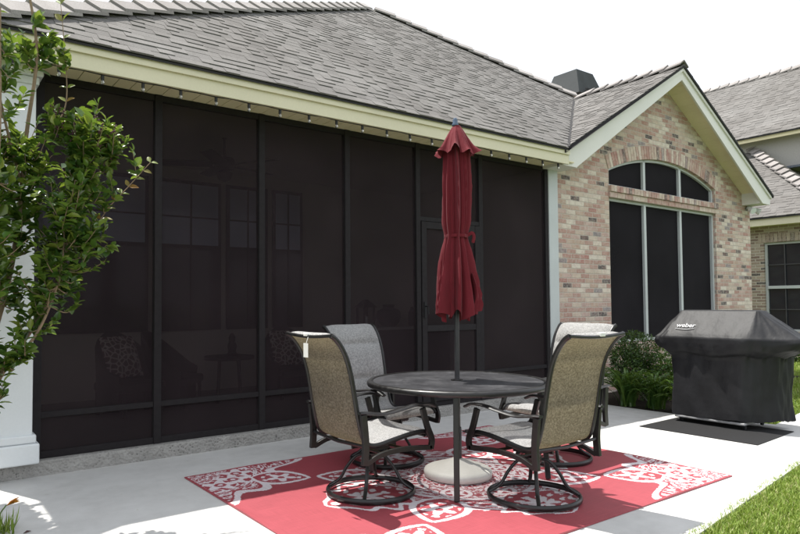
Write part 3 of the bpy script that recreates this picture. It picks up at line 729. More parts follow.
# clipped round bush under the arched window
def shrub(name, label, loc, rad, n, lsize, mat='boxleaf', lumps=9, group=None, cat='shrub'):
    t = thing(name, label, cat, loc, 0, group); rad = np.array(rad); P, D, Nn, L, Wd = [], [], [], [], []
    lc = [(rv() * rad * .55, random.uniform(.45, .65)) for _ in range(lumps)]
    for _ in range(n):
        c, s = lc[random.randrange(lumps)]; d = rv(); p = c + d * rad * s * random.uniform(.75, 1.05)
        if p[2] < -rad[2] * .98: continue
        P.append(p + np.array([0, 0, rad[2]])); D.append(d + rv() * .8); Nn.append(d + rv() * .7 + np.array([0, 0, .4])); l = lsize * random.uniform(.7, 1.3); L.append(l); Wd.append(l * .55)
    leaf_mesh('foliage', mat, P, D, Nn, L, Wd, t)
    mb = MB()
    for c, s in lc[:6]: mb.tube(curve([(0, 0, 0), Vector(c * .4) + Vector((0, 0, rad[2] * .7)), Vector(c) + Vector((0, 0, rad[2]))], 8), .008, 5)
    mb.build('stem', 'bark', t, True); return t
shrub('round_shrub', 'dark clipped round shrub under the left pane of the arched window', (8.02, 4.78, .0), (.36, .36, .46), 7000, .032)
shrub('loose_shrub', 'lighter loose shrub between the round shrub and the covered grill', (8.32, 4.5, 0), (.30, .28, .36), 2600, .036, 'strap')
def lily(loc, n, h, label):
    t = thing('lily_plant', label, 'plant', loc, 0, 'strap leaved plants in the bed'); mb = MB()
    for _ in range(n):
        a = random.random() * 6.28; sp = random.uniform(.35, 1.1) * h; z = h * random.uniform(.6, 1.05); w = random.uniform(.009, .017); o = Vector((random.gauss(0, .035), random.gauss(0, .035), 0))
        dx, dy = math.cos(a), math.sin(a); rows = []
        for i in range(8):
            q = i / 7; r = sp * q ** 1.3; zz = z * (1.9 * q - 1.15 * q ** 2.2); ww = w * (1 - q ** 3) + .0005
            c = o + Vector((dx * r, dy * r, zz)); rows.append([c + Vector((-dy * ww, dx * ww, .003)), c + Vector((0, 0, -.004)), c + Vector((dy * ww, -dx * ww, .003))])
        mb.grid(rows)
    mb.build('leaf_blades', 'strap', t, True); return t
lily((7.56, 4.66, -.02), 120, .56, 'strap leaved plant nearest the brick wall beside the olive chair back')
lily((7.64, 4.32, -.02), 130, .50, 'arching strap leaved plant in front of the dark round shrub')
lily((7.68, 4.02, -.02), 90, .44, 'strap leaved plant close to the left side of the covered grill')

# lawn blades
def grass(name, pts_fn, n, h, w):
    XY = pts_fn(n); n = len(XY); a = np.random.rand(n) * 6.283; H = h * np.random.uniform(.6, 1.25, n); ln = np.random.uniform(.1, .8, n)
    P = np.column_stack([XY, np.full(n, -.045)]); dx, dy = np.cos(a), np.sin(a); w_ = w * np.random.uniform(.7, 1.3, n)
    s = np.column_stack([-dy * w_, dx * w_, np.zeros(n)]); m = P + np.column_stack([dx * ln * H * .25, dy * ln * H * .25, H * .6]); tp = P + np.column_stack([dx * ln * H * .8, dy * ln * H * .8, H * (1 - .25 * ln)])
    V = np.stack([P - s, P + s, m + s * .8, m - s * .8, tp], 1).reshape(-1, 3); b = (np.arange(n) * 5)
    q = np.column_stack([b, b + 1, b + 2, b + 3]); tr = np.column_stack([b + 3, b + 2, b + 4])
    me = bpy.data.meshes.new(name); me.from_pydata(V.tolist(), [], q.tolist() + tr.tolist()); me.materials.append(M['grass'])
    o = bpy.data.objects.new(name, me); COL.objects.link(o); kind(o, 'stuff'); return o
def front_pts(n):
    x = 2.0 + 7.5 * np.random.rand(n) ** 1.3; e = np.interp(x, [2, 3.7, 5.88, 9.5, 13], [1.62, 1.85, 2.14, 2.62, 3.1])
    y = e + .03 + .03 * np.sin(x * 9) * np.random.rand(n) - 1.5 * np.random.rand(n) ** 1.2; return np.column_stack([x, y])
def back_pts(n):
    x = np.random.uniform(7.5, 16.8, n); y = np.random.uniform(2.9, 9.0, n)
    lo = np.interp(x, [7.5, 9.5, 13, 17], [3.0, 3.24, 3.77, 4.5]); hi = np.interp(x, [7.34, 7.7, 9.2, 12.9, 13.2], [3.6, 3.6, 4.0, 4.65, 9])
    k = (y > lo) & (y < hi); return np.column_stack([x, y])[k]
tag(grass('front_grass', front_pts, 120000, .062, .0028), 'bright green lawn along the front right edge of the patio', 'grass')
tag(grass('side_grass', back_pts, 60000, .065, .005), 'strip of green lawn beyond the covered grill', 'grass')

# ------------------------------------------------------------------ rug
def rug_pattern(x, y):
    w = np.zeros(x.shape, bool)
    def petal(px, py, ang, r0, r1, hw, style):
        c, s = math.cos(ang), math.sin(ang); u = (px * c + py * s - r0) / (r1 - r0); v = -px * s + py * c
        inside = (u > 0) & (u < 1); uc = np.clip(u, 1e-4, 1 - 1e-4)
        prof = hw * np.sin(np.pi * uc ** (.8)) ** .75
        if style == 'scallop': prof = prof * (1 + .12 * np.cos(uc * 26))
        d = np.abs(v) - prof
        band = inside & (d < 0) & (d > -.048)
        core = inside & (d < -.048)
        cx = (u - .5) * (r1 - r0); rho = np.hypot(cx, v); th = np.arctan2(v, cx)
        if style == 'almond':
            fl = (rho < .085 * (1 + .38 * np.cos(5 * th))) & (rho > .028)
            fl |= (np.abs(rho - .135) < .014) & (np.cos(10 * th) > -.2) & (np.abs(v) < prof - .07)
        else:
            fl = (rho < .10 * (1 + .4 * np.cos(6 * th))) & (rho > .03)
            fl |= (np.sin(uc * 30 + 6 * np.abs(v) / hw) * np.cos(v * 34) > .38) & (d < -.085)
        return band, core, core & fl
    def scroll(r, th, k, sc):
        f = np.sin(k * th + 5.5 * np.sin(r * sc)) * np.cos(r * sc * 1.55) + .42 * np.sin(2 * k * th + r * sc * .8)
        return np.abs(f) < .40
    def put(mask, core, fl):
        nonlocal w
        w = (w & ~core) | mask | fl
    # centre mandala
    r = np.hypot(x, y); th = np.arctan2(y, x)
    w |= (r < .80) & scroll(r, th, 14, 30)
    w |= np.abs(r - .56) < .02
    w &= ~((np.abs(r - .595) < .015))
    for k in range(8):                                      # round bosses
        a = k * math.pi / 4; bx_, by_ = x - .43 * math.cos(a), y - .43 * math.sin(a); q = np.hypot(bx_, by_); qt = np.arctan2(by_, bx_)
        w &= ~(q < .12); w |= (np.abs(q - .095) < .017) | ((q < .055 * (1 + .35 * np.cos(5 * qt))) & (q > .014))
    for ang in (0, math.pi / 2, math.pi, -math.pi / 2):
        r1 = 1.17 if abs(math.cos(ang)) > .5 else 1.02
        put(*petal(x, y, ang, .52, r1, .33, 'scallop'))
    for sx in (-1, 1):
        for sy in (-1, 1): put(*petal(x, y, math.atan2(sy * .62, sx * .80), .56, 1.06, .20, 'almond'))
    # corner quarters
    dx, dy = 1.655 - np.abs(x), 1.20 - np.abs(y); r = np.hypot(dx, dy); th = np.arctan2(dy, dx)
    Rr = .70 + .055 * np.cos(12 * th) + .26 * np.exp(-(th / .2) ** 2) + .10 * np.exp(-((th - 1.57) / .2) ** 2)
    inn = r < Rr
    w = np.where(r < Rr + .05, False, w)
    w |= inn & (r > Rr - .075)
    w |= (r < Rr - .105) & scroll(r, th, 12, 29)
    for a_ in (.35, .79, 1.22):
        q = np.hypot(dx - .38 * math.cos(a_), dy - .38 * math.sin(a_)); qt = np.arctan2(dy - .38 * math.sin(a_), dx - .38 * math.cos(a_))
        w &= ~(q < .115); w |= ((q < .10 * (1 + .3 * np.cos(5 * qt))) & (q > .045)) | (q < .02)
    put(*petal(dx, dy, math.atan2(.54, .74), .50, .95, .19, 'almond'))
    w &= (np.abs(x) < 1.64) & (np.abs(y) < 1.19)
    return w
nx, ny = 560, 404; RX, RY = 3.31, 2.42
gx = np.linspace(-RX / 2, RX / 2, nx + 1); gy = np.linspace(-RY / 2, RY / 2, ny + 1)
XX, YY = np.meshgrid(gx, gy); ed = np.minimum(RX / 2 - np.abs(XX), RY / 2 - np.abs(YY))
ZZ = .009 + .0035 * np.sin(XX * 3.1 + 1) * np.sin(YY * 2.3) * np.clip(ed * 3, 0, 1) + .006 * np.exp(-ed / .03) * np.maximum(0, np.sin(XX * 4.7 + 2 + YY * 3.9))
idx = np.arange((nx + 1) * (ny + 1)).reshape(ny + 1, nx + 1)
F = np.stack([idx[:-1, :-1], idx[:-1, 1:], idx[1:, 1:], idx[1:, :-1]], -1).reshape(-1, 4)
Vv = np.stack([XX, YY, ZZ], -1).reshape(-1, 3)
rim = np.concatenate([idx[0, :], idx[1:, -1], idx[-1, -2::-1], idx[-2:0:-1, 0]]); lo = Vv[rim].copy(); lo[:, 2] = .002; k0 = len(Vv)
rr = np.arange(len(rim)); F2 = np.stack([rim, k0 + rr, k0 + (rr + 1) % len(rim), rim[(rr + 1) % len(rim)]], -1)
me = bpy.data.meshes.new('rug'); me.from_pydata(np.vstack([Vv, lo]).tolist(), [], np.vstack([F, F2]).tolist())
cx = (XX[:-1, :-1] + XX[1:, 1:]) / 2; cy = (YY[:-1, :-1] + YY[1:, 1:]) / 2
jit = .006
pat = rug_pattern(cx + jit * (np.random.rand(*cx.shape) - .5), cy + jit * (np.random.rand(*cx.shape) - .5)).astype(np.float32).reshape(-1)
at = me.attributes.new('weave', 'FLOAT', 'FACE'); at.data.foreach_set('value', np.concatenate([pat, np.zeros(len(F2), np.float32)]))
me.materials.append(M['rug']); rug = bpy.data.objects.new('rug', me); COL.objects.link(rug); rug.location = (3.405, 3.495, 0)
tag(rug, 'red and white medallion patterned outdoor rug under the patio table', 'rug')

# ------------------------------------------------------------------ swivel chair (faces +x)
def make_chair(label):
    t = thing('patio_chair', label, 'patio chair', (0, 0, 0), 0, 'swivel chairs around the patio table')
    # base ring, curved legs, hub
    mb = MB().tube([(.295 * math.cos(a), .295 * math.sin(a), .022) for a in [2 * math.pi * i / 56 for i in range(56)]], .013, 10, closed=True, ry=.019)
    mb.build('base_ring', 'frame', t, True)
    for k in range(4):
        a = R(45 + 90 * k); c, s_ = math.cos(a), math.sin(a)
        MB().tube(curve([(.035 * c, .035 * s_, .262), (.10 * c, .10 * s_, .245), (.165 * c, .165 * s_, .17), (.215 * c, .215 * s_, .085), (.288 * c, .288 * s_, .034)], 16), .013, 8, ry=.011).build('leg', 'frame', t, True)
    MB().lathe([(.048, .235), (.055, .25), (.055, .275), (.035, .285), (.035, .32), (.075, .325), (.075, .335)], 24).build('swivel_hub', 'frame', t, True)
    mb = MB()
    for sy in (-.065, .065): mb.box(-.11, .11, sy - .008, sy + .008, .30, .365)
    for sx in (-.085, .085): mb.tube([(sx, -.15, .345), (sx, .15, .345)], .022, 10)
    mb.box(-.13, .13, -.09, .09, .366, .374); mb.build('rocker_spring', 'frame', t)
    Wd = .275
    # arm frames: rear post, arm, front post, lower rail
    for s_ in (-1, 1):
        y = s_ * (Wd + .035)
        mb = MB()
        mb.tube(curve([(-.275, y, .285), (-.268, y, .42), (-.285, y, .60)], 10), .013, 4, ry=.022, up=(1, 0, 0))
        mb.tube(curve([(.275, y, .315), (.285, y, .38), (.245, y, .47), (.205, y, .595)], 12), .012, 4, ry=.020, up=(1, 0, 0))
        mb.tube(curve([(-.262, y, .295), (-.14, y, .335), (.05, y, .345), (.28, y, .325)], 14), .012, 4, ry=.016, up=(0, 0, 1))
        mb.build('arm_frame', 'frame', t, bevel=.003)
        mb = MB().tube(curve([(-.315, y, .612), (-.24, y, .606), (-.12, y, .590), (.02, y, .604), (.14, y, .622), (.25, y, .620), (.315, y, .596)], 28), [.021 + .006 * math.sin(math.pi * i / 28) for i in range(29)], 10, ry=.010, up=(0, 0, 1))
        mb.build('armrest', 'frame', t, True)
    mb = MB()
    mb.tube([(-.27, -Wd - .02, .40), (-.27, 0, .385), (-.27, Wd + .02, .40)], .011, 8)
    mb.tube([(.05, -Wd - .03, .345), (.05, Wd + .03, .345)], .011, 8); mb.tube([(-.13, -Wd - .03, .338), (-.13, Wd + .03, .338)], .011, 8)
    mb.tube([(.255, -Wd, .402), (.255, Wd, .402)], .010, 8)
    mb.build('cross_bar', 'frame', t, True)
    prof = curve([(.285, 0, .398), (.270, 0, .418), (.235, 0, .430), (.12, 0, .425), (-.02, 0, .405), (-.13, 0, .388), (-.20, 0, .392), (-.245, 0, .425), (-.272, 0, .50), (-.300, 0, .62), (-.322, 0, .74),
                  (-.345, 0, .85), (-.375, 0, .945), (-.415, 0, 1.02), (-.462, 0, 1.075), (-.50, 0, 1.10)], 108)
    def halfw(i):                                          # slightly narrower waist, rounded top corners
        q = i / 108; return Wd - .012 * math.sin(math.pi * max(0, (q - .35) / .65))
    for s_ in (-1, 1):
        MB().tube([(p.x, s_ * halfw(i), p.z) for i, p in enumerate(prof)], .0135, 10, ry=.0165).build('side_rail', 'frame', t, True)
    top = prof[-1]; hw = halfw(108)
    MB().tube(curve([(top.x, -hw, top.z), (top.x - .004, -hw * .5, top.z - .010), (top.x - .006, 0, top.z - .014), (top.x - .004, hw * .5, top.z - .010), (top.x, hw, top.z)], 14), .011, 10).build('top_bar', 'frame', t, True)
    # padded sling: front face quilted, rear face flat
    seams = [0.0, .17, .335, .62, .80, 1.0]
    rows_f, rows_b = [], []; ny_ = 16
    for i, p in enumerate(prof):
        q = i / 108; a = prof[max(i - 1, 0)]; b = prof[min(i + 1, 108)]; T = (b - a).normalized(); Nf = Vector((T.z, 0, -T.x)) ; Nf = -Nf if Nf.z < 0 and q < .35 else Nf
        if Nf.x < 0 and q > .4: Nf = -Nf
        seg = max(j for j in range(5) if q >= seams[j] - 1e-6); u = (q - seams[seg]) / (seams[seg + 1] - seams[seg])
        pad = (.003 + .027 * (max(0, 1 - abs(2 * u - 1) ** 3)) ** .6) * (1.35 if seg == 4 else 1)
        rf, rb_ = [], []
        for j in range(ny_ + 1):
            yv = lerp(-1, 1, j / ny_); sag = -.010 * (1 - yv * yv) if q > .3 else -.016 * (1 - yv * yv); e = (1 - abs(yv) ** 6)
            w = halfw(i) - .008
            rf.append(p + Nf * (sag + pad * e + .002) + Vector((0, yv * w, 0))); rb_.append(p + Nf * (sag - .002) + Vector((0, yv * w, 0)))
        rows_f.append(rf); rows_b.append(rb_)
    mb = MB(); mb.grid(rows_f); mb.build('sling_pad', 'sling', t, True, angle=70)
    mb = MB(); mb.grid(rows_b); mb.build('sling_backing', 'backing', t, True, angle=70)
    return t
LBL = ['patio chair left of the table, brown shaded back turned to us with a white tag',
       'patio chair right of the table, olive sunlit back turned to us, nearest the grill',
       'blue grey padded patio chair facing us behind the table, before the dark screen',
       'pale sunlit padded patio chair seen behind the olive backed chair, near the brick wall']
SPOT = [(2.64, 3.55, 0), (3.43, 2.80, 90), (3.27, 4.17, -86), (4.42, 3.40, 180)]
c0 = make_chair(LBL[0]); chairs = [c0] + [copy_tree(c0) for _ in range(3)]
for o, (x, y, a), l in zip(chairs, SPOT, LBL): o.location = (x, y, .011); o.rotation_euler = (0, 0, R(a)); o['label'] = l
mb = MB(); mb.box(-.535, -.533, -.06, -.005, .955, 1.045); mb.tube([(-.53, -.032, 1.045), (-.515, -.032, 1.085), (-.50, -.032, 1.105)], .0015, 4)
mb.build('paper_tag', 'paper', chairs[0])
MB().box(-.522, -.495, -.05, .0, 1.088, 1.112).build('paper_tag', 'paper', chairs[1], bevel=.004)
MB().box(-.522, -.495, -.02, .02, 1.088, 1.108).build('paper_tag', 'paper', chairs[0], bevel=.004)

# ------------------------------------------------------------------ table and umbrella
TX, TY = 3.42, 3.50
t = thing('patio_table', 'round dark mottled patio table with four straight legs on the red rug', 'table', (TX, TY, .011))
RT = .675
MB().lathe([(.03, .700), (RT - .04, .700), (RT - .04, .712), (.03, .712)], 96, cap=False).build('tabletop', 'table', t, True)
MB().lathe([(RT - .042, .690), (RT - .014, .676), (RT, .680), (RT + .006, .692), (RT + .004, .706), (RT - .006, .716), (RT - .028, .719), (RT - .042, .7135)], 96, cap=False).build('table_rim', 'frame', t, True)
MB().lathe([(.045, .719), (.045, .700), (.028, .700), (.028, .719), (.045, .719)], 32, cap=False).build('umbrella_ring', 'frame', t, True)
MB().tube([(.52 * math.cos(a), .52 * math.sin(a), .672) for a in [2 * math.pi * i / 48 for i in range(48)]], .012, 8, closed=True).build('apron_ring', 'frame', t, True)
for k in range(4):
    a = R(45 + 90 * k); c, s_ = math.cos(a), math.sin(a)
    mb = MB().tube([(.60 * c, .60 * s_, .69), (.625 * c, .625 * s_, .4), (.655 * c, .655 * s_, .004)], .019, 4, ry=.019, up=(c, s_, 0)); mb.build('leg', 'frame', t, bevel=.006)
u = thing('umbrella', 'closed burgundy patio umbrella standing through the middle of the table', 'umbrella', (TX, TY, .011), 0)
u.rotation_euler = (R(-.2), R(.5), 0)
MB().tube([(0, 0, .06), (0, 0, 2.66)], .019, 16).build('pole', 'pole', u, True)
def canopy(zs, Rs, amp, hem=0, nth=160, ph=0.0, nf=8):
    rows = []
    for i in range(len(zs)):
        row = []
        for j in range(nth):
            th = 2 * math.pi * j / nth; z = zs[i]; a = amp[i]
            tw = th + .25 * math.sin(z * 2.1 + 1)
            f = 1 + a * 1.35 * (.62 * (1 - 2 * abs(math.sin((nf * tw + ph) / 2)) ** .8) + .34 * math.cos((nf * 2 - 3) * tw + 1.3 + z * 1.7) + .26 * math.cos(5 * tw + z * 2.3) + .10 * math.cos(31 * tw + z * 5))
            hz = hem * (i / (len(zs) - 1)) ** 6 * (math.cos(nf * tw + ph) * .6 + .5 * math.cos(3 * th + 1))
            row.append((Rs[i] * f * math.cos(th) + .012 * math.sin(z * 3), Rs[i] * f * math.sin(th), z + hz))
        rows.append(row)
    return rows
zk = [2.60, 2.45, 2.20, 2.0, 1.90, 1.84, 1.805, 1.77, 1.70, 1.55, 1.40, 1.28, 1.20]
rk = [.060, .086, .096, .094, .090, .080, .076, .080, .095, .115, .131, .140, .138]
ak = [.10, .22, .24, .24, .24, .22, .20, .22, .26, .30, .32, .33, .34]
zs = np.linspace(2.60, 1.20, 70); fi = lambda k: np.interp(-zs, [-z for z in zk], k)
MB().grid(canopy(zs, fi(rk), fi(ak), .045), True).build('canopy', 'umb', u, True, angle=80)
zs2 = np.linspace(2.665, 2.44, 22); q = (2.665 - zs2) / .225
MB().grid(canopy(zs2, .022 + .118 * q ** .85 + .018 * q ** 6, .05 + .16 * q ** 2, .035, ph=.8, nf=8), True).build('vent_flounce', 'umb', u, True, angle=80)
rows = []
for i in range(26):                                        # loose gore hanging out on the right
    z = lerp(1.52, 1.205, i / 25); g = i / 25; row = []
    for j in range(13):
        v = lerp(-1, 1, j / 12); a = R(-52) + v * .34 * (.5 + .6 * g); r = .118 + .035 * math.sin(g * 2.6) + .016 * math.cos(v * 7 + g * 3) * (.4 + g)
        row.append((r * math.cos(a), r * math.sin(a), z + .025 * v * v * g))
    rows.append(row)
MB().grid(rows).build('loose_gore', 'umb', u, True, angle=80)
mb = MB().tube([(.083 * math.cos(a) * (1 + .06 * math.cos(8 * a)), .083 * math.sin(a) * (1 + .06 * math.cos(8 * a)), 1.805) for a in [2 * math.pi * i / 40 for i in range(40)]], .004, 6, closed=True, ry=.014, up=(0, 0, 1))
mb.tube(curve([(.06, -.06, 1.81), (.085, -.085, 1.83), (.10, -.09, 1.80), (.092, -.085, 1.755)], 10), .008, 6, ry=.014); mb.build('tie_strap', 'umb', u, True)
MB().lathe([(.024, 2.66), (.026, 2.668), (.018, 2.685), (.020, 2.70), (.012, 2.718), (.002, 2.722)], 16).build('finial', metal_paint('blue_finial', (.08, .12, .19), .35), u, True)
t = thing('umbrella_stand', 'white cone shaped umbrella stand on the rug under the table', 'umbrella stand', (TX - .01, TY - .01, .012))
MB().lathe([(.235, .0), (.250, .008), (.254, .040), (.246, .058), (.222, .070), (.15, .093), (.085, .114), (.050, .128), (.040, .134), (.03, .135)], 64).build('weight', 'base', t, True, angle=60)
MB().lathe([(.031, .136), (.031, .36), (.027, .365), (.021, .366)], 20).build('sleeve', 'pole', t, True)
mb = MB().tube([(.033, -.02, .33), (.06, -.035, .33)], .006, 8); mb.lathe([(.012, -.012), (.016, 0), (.012, .012)], 10, (.062, -.036, .33)); mb.build('knob', 'pole', t, True)
# ------------------------------------------------------------------ covered grill on its mat
mb = MB().poly([(6.32, 2.63, .003), (7.25, 2.68, .003), (7.24, 3.78, .003), (6.30, 3.76, .003)], (0, 0, .006)); o = mb.build('grill_mat', 'black', None, bevel=.003)
tag(o, 'flat black mat on the concrete under the covered grill', 'mat')
gr = thing('covered_grill', 'barbecue grill under a black fitted cover with a white logo', 'grill', (7.15, 3.33, .009))
G0 = np.array([7.15, 3.33])
SEC = [  # z, then FR FL LF LB BL BR RB RF
    (1.205, [(7.13, 2.97), (7.13, 3.66), (7.15, 3.68), (7.24, 3.68), (7.26, 3.66), (7.26, 2.97), (7.24, 2.95), (7.15, 2.95)]),
    (1.198, [(7.09, 2.93), (7.09, 3.70), (7.13, 3.72), (7.27, 3.72), (7.31, 3.70), (7.31, 2.93), (7.27, 2.91), (7.13, 2.91)]),
    (1.16, [(7.055, 2.93), (7.055, 3.71), (7.11, 3.74), (7.29, 3.75), (7.34, 3.71), (7.34, 2.93), (7.29, 2.87), (7.12, 2.87)]),
    (.955, [(6.86, 2.965), (6.86, 3.74), (6.95, 3.87), (7.38, 3.89), (7.50, 3.74), (7.50, 2.95), (7.42, 2.63), (7.08, 2.60)]),
    (.915, [(6.832, 2.962), (6.832, 3.75), (6.90, 3.91), (7.40, 3.94), (7.52, 3.75), (7.52, 2.95), (7.43, 2.57), (7.06, 2.54)]),
    (.86, [(6.832, 2.965), (6.832, 3.75), (6.89, 3.92), (7.40, 3.95), (7.52, 3.75), (7.52, 2.95), (7.43, 2.56), (7.06, 2.53)]),
    (.80, [(6.838, 2.97), (6.838, 3.74), (6.92, 3.88), (7.40, 3.94), (7.50, 3.75), (7.50, 2.95), (7.43, 2.60), (7.07, 2.58)]),
    (.755, [(6.85, 2.98), (6.85, 3.72), (7.02, 3.77), (7.40, 3.90), (7.48, 3.75), (7.48, 2.95), (7.43, 2.68), (7.10, 2.70)]),
    (.725, [(6.885, 2.99), (6.885, 3.71), (7.06, 3.74), (7.40, 3.88), (7.47, 3.75), (7.47, 2.95), (7.43, 2.72), (7.12, 2.75)]),
    (.40, [(6.885, 2.995), (6.885, 3.71), (7.06, 3.75), (7.40, 3.92), (7.46, 3.78), (7.46, 2.92), (7.42, 2.74), (7.16, 2.78)]),
    (.080, [(6.875, 3.0), (6.875, 3.715), (7.08, 3.76), (7.40, 3.96), (7.46, 3.80), (7.46, 2.90), (7.42, 2.72), (7.20, 2.78)])]
def loop(c, n=112):
    c = np.array(c); out = []
    for k in range(8):
        a, b = c[k], c[(k + 1) % 8]
        for j in range(n // 8): out.append(a + (b - a) * j / (n // 8))
    out = np.array(out)
    for _ in range(2): out = (np.roll(out, 1, 0) + 2 * out + np.roll(out, -1, 0)) / 4
    return out
rows = []; L_ = [loop(c) for z, c in SEC]
zz = [s[0] for s in SEC]
for i in range(len(SEC) - 1):
    m = 6 if abs(zz[i] - zz[i + 1]) > .15 else 3
    for j in range(m):
        q = j / m; p = L_[i] * (1 - q) + L_[i + 1] * q; z = lerp(zz[i], zz[i + 1], q)
        rows.append((z, p))
rows.append((zz[-1], L_[-1])); out = []
for z, p in rows:
    n = len(p); th = np.arange(n) / n * 2 * math.pi; ctr = p.mean(0); d = p - ctr; ln = np.linalg.norm(d, axis=1, keepdims=True)
    wr = (.006 * np.sin(7 * th + z * 9) + .005 * np.sin(19 * th - z * 14) + .004 * np.sin(33 * th + 5 * z)) * (1 if z < 1.1 else .3)
    if .70 < z < .85: wr = wr + .008 * np.sin(41 * th)
    p2 = p + d / ln * wr[:, None]; zo = z + (.004 * np.sin(23 * th) + .008 * np.sin(7 * th + 1) if z < .1 else 0 * th) + (.015 * np.sin(9 * th + 2) if .70 < z < .88 else 0 * th)
    out.append([(a[0] - G0[0], a[1] - G0[1], float(h)) for a, h in zip(p2, zo)])
mb = MB(); mb.grid(out, True); mb.add(out[0], [tuple(range(len(out[0])))])
mb.build('cover', 'cover', gr, True, angle=50)
# printed logo on the sloping front: lettering as thin mesh
tc = bpy.data.curves.new('logo_text', 'FONT'); tc.body = 'weber'; tc.size = .080; tc.extrude = .0008; tc.offset = .0012; tc.space_character = .98
to = bpy.data.objects.new('logo_text', tc); COL.objects.link(to)
dg = bpy.context.evaluated_depsgraph_get(); me = bpy.data.meshes.new_from_object(to.evaluated_get(dg)); bpy.data.objects.remove(to)
me.materials.append(M['logo']); lo_ = bpy.data.objects.new('logo_lettering', me); COL.objects.link(lo_); lo_.parent = gr
f_up = Vector((7.055 - 6.86, 0, 1.16 - .955)).normalized(); f_x = Vector((0, -1, 0)); f_n = f_x.cross(f_up)
mt = Matrix((f_x, f_up, f_n)).transposed().to_4x4(); zc = 1.015; xc = 6.86 + (zc - .955) * (7.055 - 6.86) / .205
mt.translation = Vector((xc - G0[0], 3.665 - G0[1], zc)) + f_n * .010; lo_.matrix_local = mt
sw = MB().tube([mt @ Vector(p) for p in curve([(0.0, -.022, 0), (.09, -.032, 0), (.20, -.018, 0)], 10)], .004, 6); sw.build('logo_swoosh', 'logo', gr, True)
MB().box(-.27, .26, -.35, .36, .045, .072).build('bottom_shelf', 'tray', gr, bevel=.01)
for sx in (-.2, .2):
    for sy in (-.32, .32):
        w = MB(); w.tube([(sx, sy - .012, .022), (sx, sy + .012, .022)], .022, 14); w.build('caster', 'black', gr, True)
mb = MB(); mb.box(-.22, .26, -.34, .34, .066, .70); mb.build('cabinet', 'black', gr)

# ------------------------------------------------------------------ neighbouring house on the right
nb = thing('neighbour_house', 'tan brick neighbouring house behind the gable on the right edge', 'house', (0, 0, 0))
NX = 17.1; wy0, wy1, wz0, wz1 = 5.72, 6.86, .58, 2.72
mb = MB()
for y0, y1, z0, z1 in ((5.55, wy0, -.1, 3.2), (wy1, 14, -.1, 3.2), (wy0, wy1, -.1, wz0), (wy0, wy1, wz1, 3.2)):
    mb.add([(NX, y0, z0), (NX, y1, z0), (NX, y1, z1), (NX, y0, z1)], [(0, 1, 2, 3)])
for y in (wy0, wy1): mb.add([(NX, y, wz0), (NX + .14, y, wz0), (NX + .14, y, wz1), (NX, y, wz1)], [(0, 1, 2, 3)])
mb.add([(NX, wy0, wz1), (NX + .14, wy0, wz1), (NX + .14, wy1, wz1), (NX, wy1, wz1)], [(0, 1, 2, 3)])
mb.add([(NX, wy0, wz0), (NX + .14, wy0, wz0), (NX + .14, wy1, wz0), (NX, wy1, wz0)], [(0, 1, 2, 3)])
mb.add([(NX, 5.55, -.1), (26, 5.55, -.1), (26, 5.55, 3.2), (NX, 5.55, 3.2)], [(0, 1, 2, 3)])
mb.build('brick_wall', 'brick2', nb)
mb = MB(); n = 15
for i in range(n):
    y0 = lerp(wy0 - .06, wy1 + .12, (i + .08) / n); y1 = lerp(wy0 - .06, wy1 + .12, (i + .92) / n); mb.box(NX - .012, NX + .05, y0, y1, wz1 + .01, wz1 + .21)
mb.build('soldier_course', 'voussoir2', nb)
nw = MB().box(NX + .12, NX + .135, wy0, wy1, wz0, wz1).build('window', 'glass', nb)
mb = MB(); ym = (wy0 + wy1) / 2; fx0, fx1 = NX + .06, NX + .11
mb.box(fx0, fx1, wy0, wy0 + .04, wz0, wz1); mb.box(fx0, fx1, wy1 - .05, wy1, wz0, wz1); mb.box(fx0, fx1, wy0 + .041, wy1 - .051, wz1 - .05, wz1); mb.box(fx0, fx1, wy0 + .041, wy1 - .051, wz0, wz0 + .05)
mb.box(fx0 - .02, fx1, wy0 + .041, wy1 - .051, 1.60, 1.67); mb.build('window_frame', 'mullion', nw)
mb = MB(); mb.box(fx0 + .02, fx1 - .01, 6.43, 6.452, wz0 + .051, 1.599); mb.box(fx0 + .02, fx1 - .01, 6.43, 6.452, 1.671, wz1 - .051)
for z in (1.09, 2.17): mb.box(fx0 + .022, fx1 - .012, wy0 + .041, 6.429, z, z + .02); mb.box(fx0 + .022, fx1 - .012, 6.453, wy1 - .051, z, z + .02)
mb.build('window_muntin', metal_paint('dark_muntin', (.06, .06, .065), .5), nw)
MB().box(16.70, 16.73, 5.15, 14, 3.10, 3.28).build('fascia', 'cream', nb)
MB().box(16.731, NX + .02, 5.17, 14, 3.12, 3.135).build('soffit', 'soffit', nb)
ns = .8; cz = 3.30; C0 = Vector((16.66, 5.18, cz)); HT = Vector((16.66 + 3.6, 5.18 + 3.6, cz + ns * 3.6))
mb = MB(); shingles(mb, [C0, HT, HT + Vector((0, 6, 0)), C0 + Vector((0, 9.6, 0))], (0, 1, 0), seed=8)
nr = mb.build('lower_roof', 'shingle', nb)
mb = MB(); shingles(mb, [C0, HT, HT + Vector((3, 0, 0)), C0 + Vector((9, 0, 0))], (1, 0, 0), seed=9); mb.build('hip_slope', 'shingle', nr)
mb = MB(); mb.poly([C0 - Vector((0, 0, .01)), HT - Vector((0, 0, .01)), HT + Vector((0, 6, -.01)), C0 + Vector((0, 9.6, -.01))], (0, 0, -.03)); mb.build('roof_deck', 'underlay', nr)
Th = (HT - C0).normalized(); s1 = Vector((-1, 0, -ns)).normalized(); s2 = Vector((0, -1, -ns)).normalized()
